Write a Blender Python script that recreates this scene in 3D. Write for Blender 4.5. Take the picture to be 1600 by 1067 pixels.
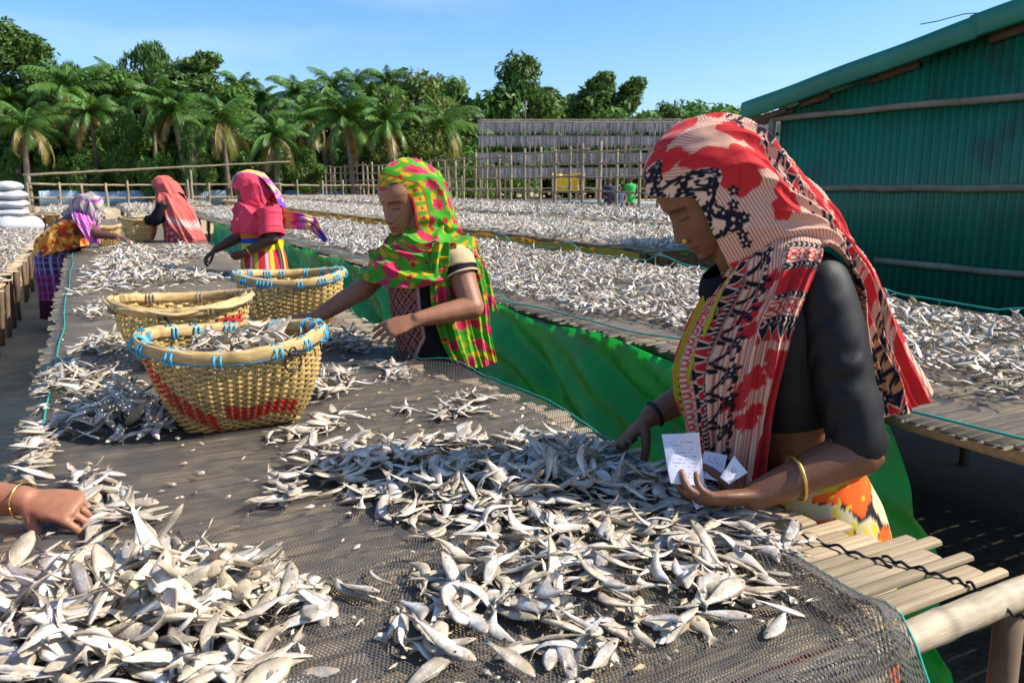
import bpy, bmesh, math, random
import numpy as np
from mathutils import Vector, Matrix
random.seed(7); RNG = np.random.default_rng(7)
for o in list(bpy.data.objects): bpy.data.objects.remove(o)
SC = bpy.context.scene
COL = SC.collection
R = math.radians
# ---------------------------------------------------------------- camera, sky, sun, exposure
CAMZ, YAW, PITCH, FPX = 1.37, R(27.85), math.atan(245/1244.), 1244.0
cd = bpy.data.cameras.new('camera'); cam = bpy.data.objects.new('camera', cd); COL.objects.link(cam)
cam.location = (0, 0, CAMZ); cam.rotation_euler = (math.pi/2 - PITCH, 0, -YAW)
cd.sensor_width = 36; cd.lens = 36*FPX/1600; cd.clip_start = .05; cd.clip_end = 3000
cd.dof.use_dof = True; cd.dof.focus_distance = 1.9; cd.dof.aperture_fstop = 11
SC.camera = cam
SUN_EL, SUN_AZ = R(43), math.atan2(.872, -.49)          # azimuth from +Y towards +X
w = bpy.data.worlds.new('World'); SC.world = w; w.use_nodes = True
nt = w.node_tree; bg = nt.nodes['Background']
sky = nt.nodes.new('ShaderNodeTexSky'); sky.sky_type = 'NISHITA'; sky.sun_disc = False
sky.sun_elevation = SUN_EL; sky.sun_rotation = SUN_AZ; sky.air_density = 1.0; sky.dust_density = 1.1; sky.ozone_density = 5.0
# thin high cloud veil over the whole sky
tc = nt.nodes.new('ShaderNodeTexCoord'); mp = nt.nodes.new('ShaderNodeMapping'); mp.inputs['Scale'].default_value = (1.2, 1.2, 5)
nz = nt.nodes.new('ShaderNodeTexNoise'); nz.inputs['Scale'].default_value = 2.2; nz.inputs['Detail'].default_value = 6
cr = nt.nodes.new('ShaderNodeValToRGB'); cr.color_ramp.elements[0].position = .48; cr.color_ramp.elements[1].position = .8
cr.color_ramp.elements[1].color = (.34, .34, .34, 1)
mx = nt.nodes.new('ShaderNodeMix'); mx.data_type = 'RGBA'; mx.inputs['B'].default_value = (5.2, 5.6, 6.3, 1)
hs = nt.nodes.new('ShaderNodeHueSaturation'); hs.inputs['Saturation'].default_value = 1.2; hs.inputs['Value'].default_value = 1.0
L = nt.links.new
L(tc.outputs['Generated'], mp.inputs['Vector']); L(mp.outputs['Vector'], nz.inputs['Vector']); L(nz.outputs['Fac'], cr.inputs['Fac'])
L(cr.outputs['Color'], mx.inputs['Factor']); L(sky.outputs['Color'], hs.inputs['Color']); L(hs.outputs['Color'], mx.inputs['A'])
L(mx.outputs['Result'], bg.inputs['Color']); bg.inputs['Strength'].default_value = .13
sd = bpy.data.lights.new('sun', 'SUN'); sd.energy = 5.0; sd.angle = R(.53); sd.color = (1, .94, .84)
sun = bpy.data.objects.new('sun', sd); COL.objects.link(sun); sun.location = (8, -4, 12)
sv = Vector((math.sin(SUN_AZ)*math.cos(SUN_EL), math.cos(SUN_AZ)*math.cos(SUN_EL), math.sin(SUN_EL)))
sun.rotation_euler = sv.to_track_quat('Z', 'Y').to_euler()
SC.view_settings.view_transform = 'Standard'; SC.view_settings.look = 'None'; SC.view_settings.exposure = 0.72; SC.view_settings.gamma = 1
SC.view_settings.use_curve_mapping = False
try:
    SC.cycles.use_denoising = True; SC.cycles.transparent_max_bounces = 16; SC.cycles.max_bounces = 7
except Exception: pass

# ---------------------------------------------------------------- measuring helper: a photo point at a real horizontal distance
HF = np.array([math.sin(YAW), math.cos(YAW), 0]); FW = np.array([HF[0]*math.cos(PITCH), HF[1]*math.cos(PITCH), -math.sin(PITCH)])
RT = np.array([math.cos(YAW), -math.sin(YAW), 0]); UPV = np.cross(RT, FW); CP = np.array([0, 0, CAMZ]); ZV = np.array([0, 0, 1.])
def ray(x, y): return FW + RT*(x-800)/FPX - UPV*(y-533.5)/FPX
def P(x, y, D):
    r = ray(x, y); return CP + r*D/(r@HF)
def atz(x, y, z):
    r = ray(x, y); return CP + r*(z-CAMZ)/r[2]
def proj(p):
    v = np.asarray(p, float)-CP; d = v@FW
    return 800+FPX*(v@RT)/d, 533.5-FPX*(v@UPV)/d, d

# ---------------------------------------------------------------- mesh helpers
def mkmesh(name, V, F, C=None, UV=None, smooth=True):
    V = np.asarray(V, np.float32).reshape(-1, 3)
    me = bpy.data.meshes.new(name)
    if isinstance(F, (list, tuple)) and len(F) and isinstance(F[0], np.ndarray) and F[0].ndim == 2: Fs = [f for f in F if len(f)]
    elif isinstance(F, np.ndarray): Fs = [F]
    else:
        q = [f for f in F if len(f) == 4]; t = [f for f in F if len(f) == 3]; Fs = []
        if q: Fs.append(np.array(q))
        if t: Fs.append(np.array(t))
    me.vertices.add(len(V)); me.vertices.foreach_set('co', V.ravel())
    tot = [np.full(len(f), f.shape[1], np.int32) for f in Fs]; tot = np.concatenate(tot)
    idx = np.concatenate([f.ravel() for f in Fs]).astype(np.int32)
    me.loops.add(len(idx)); me.loops.foreach_set('vertex_index', idx)
    me.polygons.add(len(tot)); st = np.concatenate([[0], np.cumsum(tot)[:-1]]).astype(np.int32)
    me.polygons.foreach_set('loop_start', st); me.polygons.foreach_set('loop_total', tot)
    me.polygons.foreach_set('use_smooth', np.full(len(tot), smooth))
    me.update(calc_edges=True)
    if C is not None:
        C = np.asarray(C, np.float32)
        if C.ndim == 1: C = np.tile(C, (len(V), 1))
        a = me.color_attributes.new('Col', 'FLOAT_COLOR', 'POINT')
        a.data.foreach_set('color', np.concatenate([C[:, :3], np.ones((len(V), 1), np.float32)], 1).astype(np.float32).ravel())
    if UV is not None:
        u = me.uv_layers.new(name='UV'); u.data.foreach_set('uv', np.asarray(UV, np.float32)[idx].ravel())
    me.validate(); return me
class MB:
    def __init__(s): s.v = []; s.q = []; s.t = []; s.c = []; s.n = 0
    def add(s, V, Q=None, T=None, C=None):
        V = np.asarray(V, float).reshape(-1, 3)
        s.v.append(V)
        if Q is not None and len(Q): s.q.append(np.asarray(Q)+s.n)
        if T is not None and len(T): s.t.append(np.asarray(T)+s.n)
        c = np.array((.5, .5, .5)) if C is None else np.asarray(C, float)
        s.c.append(np.tile(c, (len(V), 1)) if c.ndim == 1 else c); s.n += len(V); return s
    def box(s, c, size, C=None, rz=0, rx=0, ry=0, taper=1):
        x, y, z = np.array(size)/2
        V = np.array([(-x, -y, -z), (x, -y, -z), (x, y, -z), (-x, y, -z), (-x*taper, -y*taper, z), (x*taper, -y*taper, z), (x*taper, y*taper, z), (-x*taper, y*taper, z)])
        M = np.array(Matrix.Rotation(rz, 3, 'Z') @ Matrix.Rotation(ry, 3, 'Y') @ Matrix.Rotation(rx, 3, 'X'))
        return s.add(V@M.T+np.array(c), [(0, 3, 2, 1), (4, 5, 6, 7), (0, 1, 5, 4), (1, 2, 6, 5), (2, 3, 7, 6), (3, 0, 4, 7)], None, C)
    def tube(s, pts, rad, n=8, C=None, ref=None, cap=True, ecap=False):
        """rad: scalar, list of scalars, or list of (a along ref-side, b across)"""
        pts = np.asarray(pts, float); m = len(pts)
        rad = [rad]*m if np.isscalar(rad) else list(rad)
        rad = np.array([(r, r) if np.isscalar(r) else r for r in rad], float)
        C_ = None if C is None else np.asarray(C, float)
        if ecap:      # rounded ends
            def ext(p, d, r):
                return [p+d*r.mean()*k for k in (.5, .87)], [r*math.sqrt(1-k*k) for k in (.5, .87)]
            d0 = pts[0]-pts[1]; d0 /= np.linalg.norm(d0); d1 = pts[-1]-pts[-2]; d1 /= np.linalg.norm(d1)
            a, ra = ext(pts[0], d0, rad[0]); b, rb = ext(pts[-1], d1, rad[-1])
            pts = np.array(a[::-1]+list(pts)+b); rad = np.array(ra[::-1]+list(rad)+rb)
            if C_ is not None and C_.ndim == 2: C_ = np.vstack([C_[:1]]*2+[C_]+[C_[-1:]]*2)
            m = len(pts)
        tan = np.gradient(pts, axis=0); tan /= np.linalg.norm(tan, axis=1)[:, None]+1e-12
        if ref is None: ref = np.array((0, 0, 1.)) if abs(tan[0][2]) < .9 else np.array((1., 0, 0))
        ref = np.asarray(ref, float); V = []
        a = np.linspace(0, 2*math.pi, n, endpoint=False)
        for i in range(m):
            t = tan[i]; u = ref-t*(ref@t); u /= np.linalg.norm(u)+1e-12; v = np.cross(t, u); ref = u
            V.append(pts[i]+np.outer(np.cos(a)*rad[i][0], u)+np.outer(np.sin(a)*rad[i][1], v))
        V = np.concatenate(V); Q = []
        for i in range(m-1):
            for j in range(n):
                k = (j+1) % n; Q.append((i*n+j, i*n+k, (i+1)*n+k, (i+1)*n+j))
        T = []
        if cap:
            V = np.vstack([V, pts[0], pts[-1]]); p, q = m*n, m*n+1
            for j in range(n):
                k = (j+1) % n; T += [(p, k, j), (q, (m-1)*n+j, (m-1)*n+k)]
        if C_ is not None and C_.ndim == 2:
            C_ = np.repeat(C_, n, axis=0)
            if cap: C_ = np.vstack([C_, C_[0], C_[-1]])
        return s.add(V, Q, T, C_)
    def grid(s, G, C=None, closed=False):
        m, n = G.shape[:2]; nn = n if closed else n-1
        i, j = np.meshgrid(np.arange(m-1), np.arange(nn), indexing='ij'); k = (j+1) % n
        Q = np.stack([i*n+j, i*n+k, (i+1)*n+k, (i+1)*n+j], -1).reshape(-1, 4)
        return s.add(G.reshape(-1, 3), Q, None, None if C is None else (C if np.ndim(C) == 1 else np.asarray(C).reshape(-1, 3)))
    def arrays(s):
        F = []
        if s.q: F.append(np.concatenate(s.q))
        if s.t: F.append(np.concatenate(s.t))
        return np.concatenate(s.v), F, np.concatenate(s.c)
    def mesh(s, name, smooth=True):
        V, F, C = s.arrays(); return mkmesh(name, V, F, C, smooth=smooth)
    def build(s, name, mat, parent=None, smooth=True, **kw):
        return obj(name, s.mesh(name, smooth), mat, parent, **kw)
def obj(name, me, mat=None, parent=None, loc=None, rot=None, scale=None, label=None, cat=None, group=None, kind=None):
    o = bpy.data.objects.new(name, me); COL.objects.link(o)
    if mat is not None and me is not None and not me.materials: me.materials.append(mat)
    if parent: o.parent = parent
    if loc is not None: o.location = loc
    if rot is not None: o.rotation_euler = rot
    if scale is not None: o.scale = (scale,)*3 if np.isscalar(scale) else scale
    tag(o, label, cat, group, kind); return o
def tag(o, label=None, cat=None, group=None, kind=None):
    for k, v in (('label', label), ('category', cat), ('group', group), ('kind', kind)):
        if v: o[k] = v
    return o
def thing(name, loc, label, cat, group=None, rz=0):
    o = obj(name, None, loc=loc, label=label, cat=cat, group=group); o.rotation_euler.z = rz; return o
def solid(o, t, off=0):
    m = o.modifiers.new('thick', 'SOLIDIFY'); m.thickness = t; m.offset = off; return o
def bev(o, w, seg=2):
    m = o.modifiers.new('bevel', 'BEVEL'); m.width = w; m.segments = seg; m.limit_method = 'ANGLE'; return o
_perm = np.random.default_rng(3).random((64, 64))
def vnoise(x, y):
    """smooth value noise, numpy"""
    x = np.asarray(x, float); y = np.asarray(y, float)
    xi = np.floor(x).astype(int); yi = np.floor(y).astype(int); fx = x-xi; fy = y-yi
    fx = fx*fx*(3-2*fx); fy = fy*fy*(3-2*fy); g = lambda a, b: _perm[a % 64, b % 64]
    return (g(xi, yi)*(1-fx)+g(xi+1, yi)*fx)*(1-fy)+(g(xi, yi+1)*(1-fx)+g(xi+1, yi+1)*fx)*fy

# ---------------------------------------------------------------- materials
def mat(name, col=None, rough=.75, var=.2, vs=14, bump=.25, bs=60, stretch=(1, 1, 1), trans=0, spec=.3, metal=0, sheen=0, rand=0, tcol=None, dirt=None, dscale=3, space='Object', bdist=.002):
    m = bpy.data.materials.new(name); m.use_nodes = True; t = m.node_tree; N = t.nodes; Lk = t.links.new
    b = N['Principled BSDF']; out = N['Material Output']
    b.inputs['Roughness'].default_value = rough; b.inputs['Specular IOR Level'].default_value = spec; b.inputs['Metallic'].default_value = metal
    if sheen: b.inputs['Sheen Weight'].default_value = sheen; b.inputs['Sheen Roughness'].default_value = .4
    tc = N.new('ShaderNodeTexCoord'); mp = N.new('ShaderNodeMapping'); mp.inputs['Scale'].default_value = stretch
    src = N.new('ShaderNodeNewGeometry').outputs['Position'] if space == 'World' else tc.outputs[space]
    Lk(src, mp.inputs['Vector'])
    if col is None:
        a = N.new('ShaderNodeAttribute'); a.attribute_name = 'Col'; cs = a.outputs['Color']
    else:
        a = N.new('ShaderNodeRGB'); a.outputs[0].default_value = (*col, 1); cs = a.outputs[0]
    n = N.new('ShaderNodeTexNoise'); n.inputs['Scale'].default_value = vs; n.inputs['Detail'].default_value = 5; n.inputs['Roughness'].default_value = .65
    Lk(mp.outputs['Vector'], n.inputs['Vector'])
    mr = N.new('ShaderNodeMapRange'); mr.inputs['From Min'].default_value = .25; mr.inputs['From Max'].default_value = .75
    mr.inputs['To Min'].default_value = 1-var; mr.inputs['To Max'].default_value = 1+var; Lk(n.outputs['Fac'], mr.inputs['Value'])
    fac = mr.outputs['Result']
    if rand:
        oi = N.new('ShaderNodeObjectInfo'); r2 = N.new('ShaderNodeMapRange'); r2.inputs['To Min'].default_value = 1-rand; r2.inputs['To Max'].default_value = 1+rand
        Lk(oi.outputs['Random'], r2.inputs['Value']); mm = N.new('ShaderNodeMath'); mm.operation = 'MULTIPLY'
        Lk(fac, mm.inputs[0]); Lk(r2.outputs['Result'], mm.inputs[1]); fac = mm.outputs[0]
    vm = N.new('ShaderNodeVectorMath'); vm.operation = 'SCALE'; Lk(cs, vm.inputs[0]); Lk(fac, vm.inputs['Scale']); cs = vm.outputs[0]
    if dirt:
        n2 = N.new('ShaderNodeTexNoise'); n2.inputs['Scale'].default_value = dscale; n2.inputs['Detail'].default_value = 6; Lk(src, n2.inputs['Vector'])
        r3 = N.new('ShaderNodeMapRange'); r3.inputs['From Min'].default_value = .5; r3.inputs['From Max'].default_value = .72; Lk(n2.outputs['Fac'], r3.inputs['Value'])
        mx = N.new('ShaderNodeMix'); mx.data_type = 'RGBA'; mx.inputs['B'].default_value = (*dirt, 1)
        Lk(r3.outputs['Result'], mx.inputs['Factor']); Lk(cs, mx.inputs['A']); cs = mx.outputs['Result']
    Lk(cs, b.inputs['Base Color'])
    if bump:
        n3 = N.new('ShaderNodeTexNoise'); n3.inputs['Scale'].default_value = bs; n3.inputs['Detail'].default_value = 4; Lk(mp.outputs['Vector'], n3.inputs['Vector'])
        bp = N.new('ShaderNodeBump'); bp.inputs['Strength'].default_value = bump; bp.inputs['Distance'].default_value = bdist; Lk(n3.outputs['Fac'], bp.inputs['Height']); Lk(bp.outputs['Normal'], b.inputs['Normal'])
    if name == 'skin': b.inputs['Subsurface Weight'].default_value = .06; b.inputs['Subsurface Radius'].default_value = (.012, .005, .003)
    if trans:
        tr = N.new('ShaderNodeBsdfTranslucent')
        if tcol: tr.inputs['Color'].default_value = (*tcol, 1)
        else: Lk(cs, tr.inputs['Color'])
        ms = N.new('ShaderNodeMixShader'); ms.inputs[0].default_value = trans
        Lk(b.outputs[0], ms.inputs[1]); Lk(tr.outputs[0], ms.inputs[2]); Lk(ms.outputs[0], out.inputs['Surface'])
    return m
M = {}
M['sand'] = mat('sand', None, .95, .35, 1.2, .6, 25, bdist=.02, spec=.1)
M['bamboo'] = mat('bamboo', None, .62, .36, 9, .45, 40, stretch=(1, 6, 6), rand=.2, spec=.28, dirt=(.17, .125, .08), dscale=5)
M['bamboo_grey'] = mat('bamboo_grey', (.25, .205, .14), .8, .35, 4, .3, 30, rand=.22, spec=.2)
M['wood_dark'] = mat('wood_dark', (.13, .085, .055), .85, .35, 6, .4, 40, rand=.25)
M['cord_black'] = mat('cord_black', (.012, .012, .014), .7, .2)
M['cord_green'] = mat('cord_green', (.02, .28, .22), .55, .2)
M['blue_tie'] = mat('blue_tie', (.05, .36, .58), .5, .2)
M['wire'] = mat('wire', (.05, .045, .042), .45, .2, metal=.6)
M['net_solid'] = mat('net_solid', (.085, .077, .067), .6, .3, 30, 0)
M['tarp_green'] = mat('tarp_green', (.03, .58, .10), .33, .35, 2.5, .5, 11, trans=.5, tcol=(.05, .65, .08), dirt=(.10, .36, .10), dscale=3.5, spec=.45, bdist=.02)
M['tarp_yellow'] = mat('tarp_yellow', (.80, .48, .015), .45, .3, 3, .3, 9, trans=.45, bdist=.02)
M['tarp_red'] = mat('tarp_red', (.55, .03, .02), .5, .3, 4, .3, 20, trans=.2)
M['fish'] = mat('fish', None, .36, .26, 70, .6, 230, rand=.14, spec=.6, bdist=.002, space='World', dirt=(.40, .30, .19), dscale=45)
M['weave'] = mat('weave', None, .55, .3, 30, .3, 120, stretch=(1, 1, 4), spec=.35)
M['steel_green'] = mat('steel_green', (.010, .155, .085), .42, .22, 1.3, .1, 20, stretch=(1, 1, .25), spec=.5, dirt=(.03, .085, .05), dscale=2.2, rand=.14)
M['roof_green'] = mat('roof_green', (.012, .18, .115), .45, .2, 2, .1, 20, spec=.45)
M['palm_leaf'] = mat('palm_leaf', None, .45, .25, 3, 0, trans=.25, spec=.4)
M['leaf'] = mat('leaf', None, .5, .25, .8, 0, trans=.3, rand=.15, spec=.3)
M['bark'] = mat('bark', (.16, .13, .10), .9, .4, 3, .6, 12, rand=.2, bdist=.03)
M['sack'] = mat('sack', (.40, .41, .42), .7, .12, 6, .4, 120)
M['skin'] = mat('skin', None, .48, .16, 45, .5, 320, spec=.42, bdist=.0012)
M['cloth'] = mat('cloth', None, .85, .06, 40, .15, 420, sheen=.15, spec=.15, bdist=.001, trans=.1)
M['cloth_opaque'] = mat('cloth_opaque', None, .85, .12, 25, .3, 300, sheen=0, spec=.12, bdist=.001)
M['blouse'] = mat('blouse', None, .6, .15, 30, .35, 260, spec=.3, bdist=.001)
M['gold'] = mat('gold', (.75, .48, .12), .3, .1, 30, 0, metal=.9)
M['paper'] = mat('paper', None, .8, .04, 20, .1, 60, trans=.12)
M['hair'] = mat('hair', (.012, .010, .010), .4, .3, 60, .4, 120)
M['bluewall'] = mat('bluewall', (.36, .47, .58), .6, .2, .8, .1, 5)
# ================================================================= GROUND
gx = np.concatenate([-np.geomspace(900, 4, 26), np.linspace(-3.6, 9, 120), np.geomspace(9.5, 900, 26)])
gy = np.concatenate([-np.geomspace(300, 3, 12), np.linspace(-2.6, 24, 180), np.geomspace(25, 1200, 24)])
GX, GY = np.meshgrid(gx, gy, indexing='ij')
near = np.clip(1-np.hypot(GX-2, GY-8)/30, 0, 1)
GZ = ((vnoise(GX*2.2, GY*2.2)-.5)*.05+(vnoise(GX*7, GY*7)-.5)*.018)*near-.012
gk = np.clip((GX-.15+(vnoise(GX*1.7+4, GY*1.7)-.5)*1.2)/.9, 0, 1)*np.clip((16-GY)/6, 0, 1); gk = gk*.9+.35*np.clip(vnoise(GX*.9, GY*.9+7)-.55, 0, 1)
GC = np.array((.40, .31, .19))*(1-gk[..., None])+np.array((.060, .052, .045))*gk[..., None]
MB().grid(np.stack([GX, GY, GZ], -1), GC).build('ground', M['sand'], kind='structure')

# ================================================================= BAMBOO DRYING TABLES
TZ = .74
def bcol(r): 
    k = r.random(); a = np.array((.38, .29, .175)); b = np.array((.27, .21, .14)); return a*k+b*(1-k)
def slat_mesh(L, w, h, seed):
    r = random.Random(seed); n = 7; xs = np.linspace(0, L, 4+int(L/.28)); mb = MB()
    a = np.linspace(0, math.pi, n); ring = np.stack([np.sign(np.cos(a))*np.abs(np.cos(a))**.6*w/2, np.sin(a)**.55*h], 1)
    ring = np.vstack([ring, [(-w*.42, -h*.1), (w*.42, -h*.1)]])
    V = []; Cc = []; nod = r.random()*.28; base = bcol(r)
    for x in xs:
        k = 1+.05*r.uniform(-1, 1); V.append(np.column_stack([np.full(len(ring), x), ring[:, 0]*k, ring[:, 1]*k])); 
        Cc.append(np.tile(base*(1+.12*r.uniform(-1, 1)), (len(ring), 1)))
    m, q = len(xs), len(ring); V = np.concatenate(V); Q = [(i*q+j, (i+1)*q+j, (i+1)*q+(j+1) % q, i*q+(j+1) % q) for i in range(m-1) for j in range(q)]
    T = [(0, j, j+1) for j in range(1, q-1)]+[((m-1)*q, (m-1)*q+j+1, (m-1)*q+j) for j in range(1, q-1)]
    mb.add(V, Q, T, np.concatenate(Cc)); return mb
def slats(parent, x0, x1, y0, y1, z, near_y, pitch=(.024, .042), name='slat', maxn=300, dx=.05, seed=1):
    """bamboo slats laid across the table; those past near_y are one joined part"""
    r = random.Random(seed); var = []
    for k in range(10):
        wv = r.uniform(*pitch); mb = slat_mesh(x1-x0, 1.0, r.uniform(.005, .009), k+seed*100); var.append(mb)
    ms = [v.mesh('slat') for v in var]; far = MB(); y = y0; n = 0
    while y < y1:
        wv = r.uniform(pitch[0]*.8, pitch[1]*1.1) if y < 3 else r.uniform(pitch[0]*1.2, pitch[1]*1.25)
        k = r.randrange(10); sx = r.uniform(-dx, dx); lx = 1.0+(.135*np.clip((1.2-y)/.42, 0, 1) if name == 'slat' and seed == 1 else 0); tilt = r.uniform(-.003, .003); dz = r.uniform(-.003, .003)
        if y < near_y and n < maxn:
            o = obj('slat', ms[k], M['bamboo'], parent, loc=(x0+sx, y+wv/2, z-.012+dz), rot=(0, 0, tilt), scale=(lx+r.uniform(-.03, .02)-(.10*math.exp(-((y-2.72)/.42)**4) if seed == 1 else 0), wv*.98, 1)); n += 1
        else:
            V, F, C = var[k].arrays(); V = V*np.array((1, wv*.93, 1))+np.array((x0+sx, y+wv/2, z-.012+dz)); far.add(V, F[0], F[1], C)
        y += wv
    if far.n: far.build('slat_mat', M['bamboo'], parent, kind='stuff')
def pole(mb, a, b, r0, r1=None, n=8, C=None, sag=0, nodes=True, seed=0):
    a = np.array(a, float); b = np.array(b, float); L_ = np.linalg.norm(b-a); r1 = r1 or r0
    m = max(4, min(40, int(L_/.35)+2)); t = np.linspace(0, 1, m); rr = random.Random(seed)
    pts = a+(b-a)*t[:, None]; pts[:, 2] -= sag*4*t*(1-t); 
    pts[1:-1] += np.array([[rr.uniform(-1, 1)*r0*.25 for _ in range(3)] for _ in range(m-2)])
    rad = [(r0+(r1-r0)*k)*(1+.07*rr.uniform(-1, 1)) for k in t]
    cc = None if C is None else np.array([np.array(C)*(1+.18*rr.uniform(-1, 1)) for _ in t])
    mb.tube(pts, rad, n, cc); return mb
def table(name, x0, x1, y0, y1, z, near_y, label, leg_step=1.2, legx=None, maxn=300, seed=1, legr=.022, endpole=True, dx=.05, pitch=(.024, .042), slat_y0=None):
    t = thing(name, ((x0+x1)/2, y0, 0), label, 'drying table'); t.location = (0, 0, 0)
    slats(t, x0, x1, slat_y0 or y0, y1, z, near_y, maxn=maxn, seed=seed, dx=dx, pitch=pitch)
    r = random.Random(seed)
    for k, x in enumerate((x0+.12, (x0+x1)/2, x1-.2)):
        pole(MB(), (x, y0-.03, z-.045), (x, y1, z-.045), .03, n=8, C=(.42, .33, .22), seed=seed+k).build('long_rail', M['bamboo'], t)
    y = y0+.1
    while y < y1:
        for x in ((x0+.12), (x1-.2)):
            pole(MB(), (x+r.uniform(-.03, .03), y+.06, z-.05), (x+r.uniform(-.04, .04), y+.06+r.uniform(-.04, .04), -.05), legr*1.2, legr, C=(.26, .20, .14), seed=int(y*10)).build('leg', M['wood_dark'], t)
        y += leg_step
    return t
T1X0, T1X1 = -.19, 1.13
T1 = table('drying_table', T1X0, T1X1, .72, 17, TZ, 11, 'long bamboo drying table covered in black netting, with three baskets on it', seed=1, leg_step=1.4, dx=.025, slat_y0=.696)
# the thick end pole, split bamboo
e = MB(); t_ = np.linspace(0, 1, 90); xp = -.25+1.61*t_; nd = np.exp(-((((xp-.93) % .31)-.155)/.006)**2); rr_ = random.Random(5)
e.tube(np.column_stack([xp, .672+.003*np.sin(xp*5), TZ-.0275+.003*np.sin(xp*7)]), .0245*(1+.07*nd+.015*np.sin(xp*60)), 18, np.array([np.array((.36, .29, .20))*(1-.5*v)*rr_.uniform(.88, 1.1) for v in nd])); e.build('end_pole', M['bamboo'], T1)
p_ = MB(); pole(p_, (1.325, .70, TZ-.05), (1.335, .70, -.05), .022, .024, 10, C=(.22, .16, .1), seed=4); p_.build('leg', M['wood_dark'], T1)
# black lashing cord that ties the slat ends near the open corner
for k, (xa, ya, xb, yb) in enumerate(((1.03, 1.12, 1.075, .93), (1.10, .97, 1.15, .80), (1.16, .83, 1.20, .70), (1.20, .705, 1.235, .62), (1.02, 1.30, 1.045, 1.14))):
    t = np.linspace(0, 1, 60); pts = np.column_stack([xa+(xb-xa)*t+.003*np.sin(t*17), ya+(yb-ya)*t, TZ+.0005+.003*np.sin(t*31)+(-.03*np.clip((.70-(ya+(yb-ya)*t))/.06, 0, 1) if yb < .65 else 0)])
    MB().tube(pts, .0028, 6).build('lashing', M['cord_black'], T1)
T2X0, T2X1 = 1.98, 3.95
T2 = table('drying_table', T2X0, T2X1, .55, 24, TZ-.01, 7.5, 'wide bamboo drying table blanketed with fish, green tarp hung along its side', seed=3, leg_step=1.6, maxn=280, dx=.03)
T3 = table('drying_table', 4.98, 7.7, 6.45, 36, TZ-.02, 6.6, 'far fish covered drying table with a yellow tarp along its side', seed=4, leg_step=3, maxn=10, pitch=(.05, .08))
T4 = table('drying_table', 8.6, 13.3, 9, 44, TZ-.02, 0, 'farthest fish covered drying table, in front of the bamboo lattice fence', seed=5, leg_step=4, maxn=0, pitch=(.08, .12))
T0 = table('drying_table', -2.4, -.7, 6, 17.5, .52, 0, 'low fish covered drying table on rows of thin posts, at the left edge', seed=6, leg_step=30, maxn=0, pitch=(.05, .08))
r = random.Random(11)
y = 7.6
while y < 17.4:
    pole(MB(), (-.71+r.uniform(-.015, .015), y, .51), (-.76+r.uniform(-.05, .05), y+r.uniform(-.08, .08), -.03), .024, .021, 8, seed=int(y*31)).build('post', M['wood_dark'], T0); y += r.uniform(.42, .62)
# three small beds beyond the far end of the main table
for k, (x0, x1, y0, y1, lab) in enumerate(((-.9, .5, 18.6, 24, 'short fish covered drying bed beside the sacks, beyond the bent woman'), (.75, 1.75, 19.5, 26, 'short narrow drying bed of pale fish past the far end of the main table'), (2.1, 3.4, 25.5, 32, 'short drying bed with a yellow tarp, behind the woman in the salmon scarf'))):
    table('drying_bed', x0, x1, y0, y1, .78, 0, lab, seed=20+k, leg_step=2, maxn=0, pitch=(.08, .12))

# ---------------------------------------------------------------- netting
def net_sheet(name, x0, x1, y0, y1, zf, step, wid, label, bound=None, jit=.15):
    nx = int((x1-x0)/step); ny = int((y1-y0)/step)
    I, J = np.meshgrid(np.arange(nx+1), np.arange(ny+1), indexing='ij')
    X = x0+I*step+(J % 2)*step*.5; Y = y0+J*step
    X = X+(vnoise(X*9, Y*9)-.5)*.022+(RNG.random(X.shape)-.5)*step*jit; Y = Y+(vnoise(X*7+30, Y*7)-.5)*.03+(RNG.random(X.shape)-.5)*step*jit
    Z = zf(X, Y); Pn = np.stack([X, Y, Z], -1)
    ok = np.ones(X.shape, bool) if bound is None else bound(X, Y)
    segs = []
    for di in ('a', 'b'):
        A = Pn[:, :-1]; okA = ok[:, :-1]
        odd = (J[:, :-1] % 2) == 1
        ia = I[:, :-1]; ja = J[:, :-1]
        ib = np.where(odd, ia+1, ia) if di == 'a' else np.where(odd, ia, ia-1)
        good = (ib >= 0) & (ib <= nx); ib = np.clip(ib, 0, nx); B = Pn[ib, ja+1]; good &= okA & ok[ib, ja+1]
        segs.append((A[good], B[good]))
    A = np.concatenate([s[0] for s in segs]); B = np.concatenate([s[1] for s in segs])
    d = B-A; d /= np.linalg.norm(d, axis=1)[:, None]+1e-9; n_ = np.cross(d, np.array((0, 0, 1.))); n_ /= np.linalg.norm(n_, axis=1)[:, None]+1e-9
    n_ *= wid/2; V = np.stack([A-n_, A+n_, B+n_, B-n_], 1).reshape(-1, 3); Q = np.arange(len(V)).reshape(-1, 4)
    return V, Q
def edge_x(y):    # right margin of the net
    return np.interp(y, [.5, .62, .72, .8, .9, 1.0, 1.1, 1.3, 1.6, 1.9, 2.2, 2.6, 3.2, 5, 20], [.95, .985, 1.0, 1.01, 1.02, 1.03, 1.05, 1.07, 1.09, 1.12, 1.10, .99, 1.06, 1.12, 1.12])
def ripple(x, y):
    e = np.clip(1-(edge_x(y)-x)/.11, 0, 1)
    return e*e*(.018+.03*np.clip(np.sin(y*9.5+.6)*np.sin(y*4.3+1), 0, 1))*np.clip((y-1.45)/.3, 0, 1)
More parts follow.
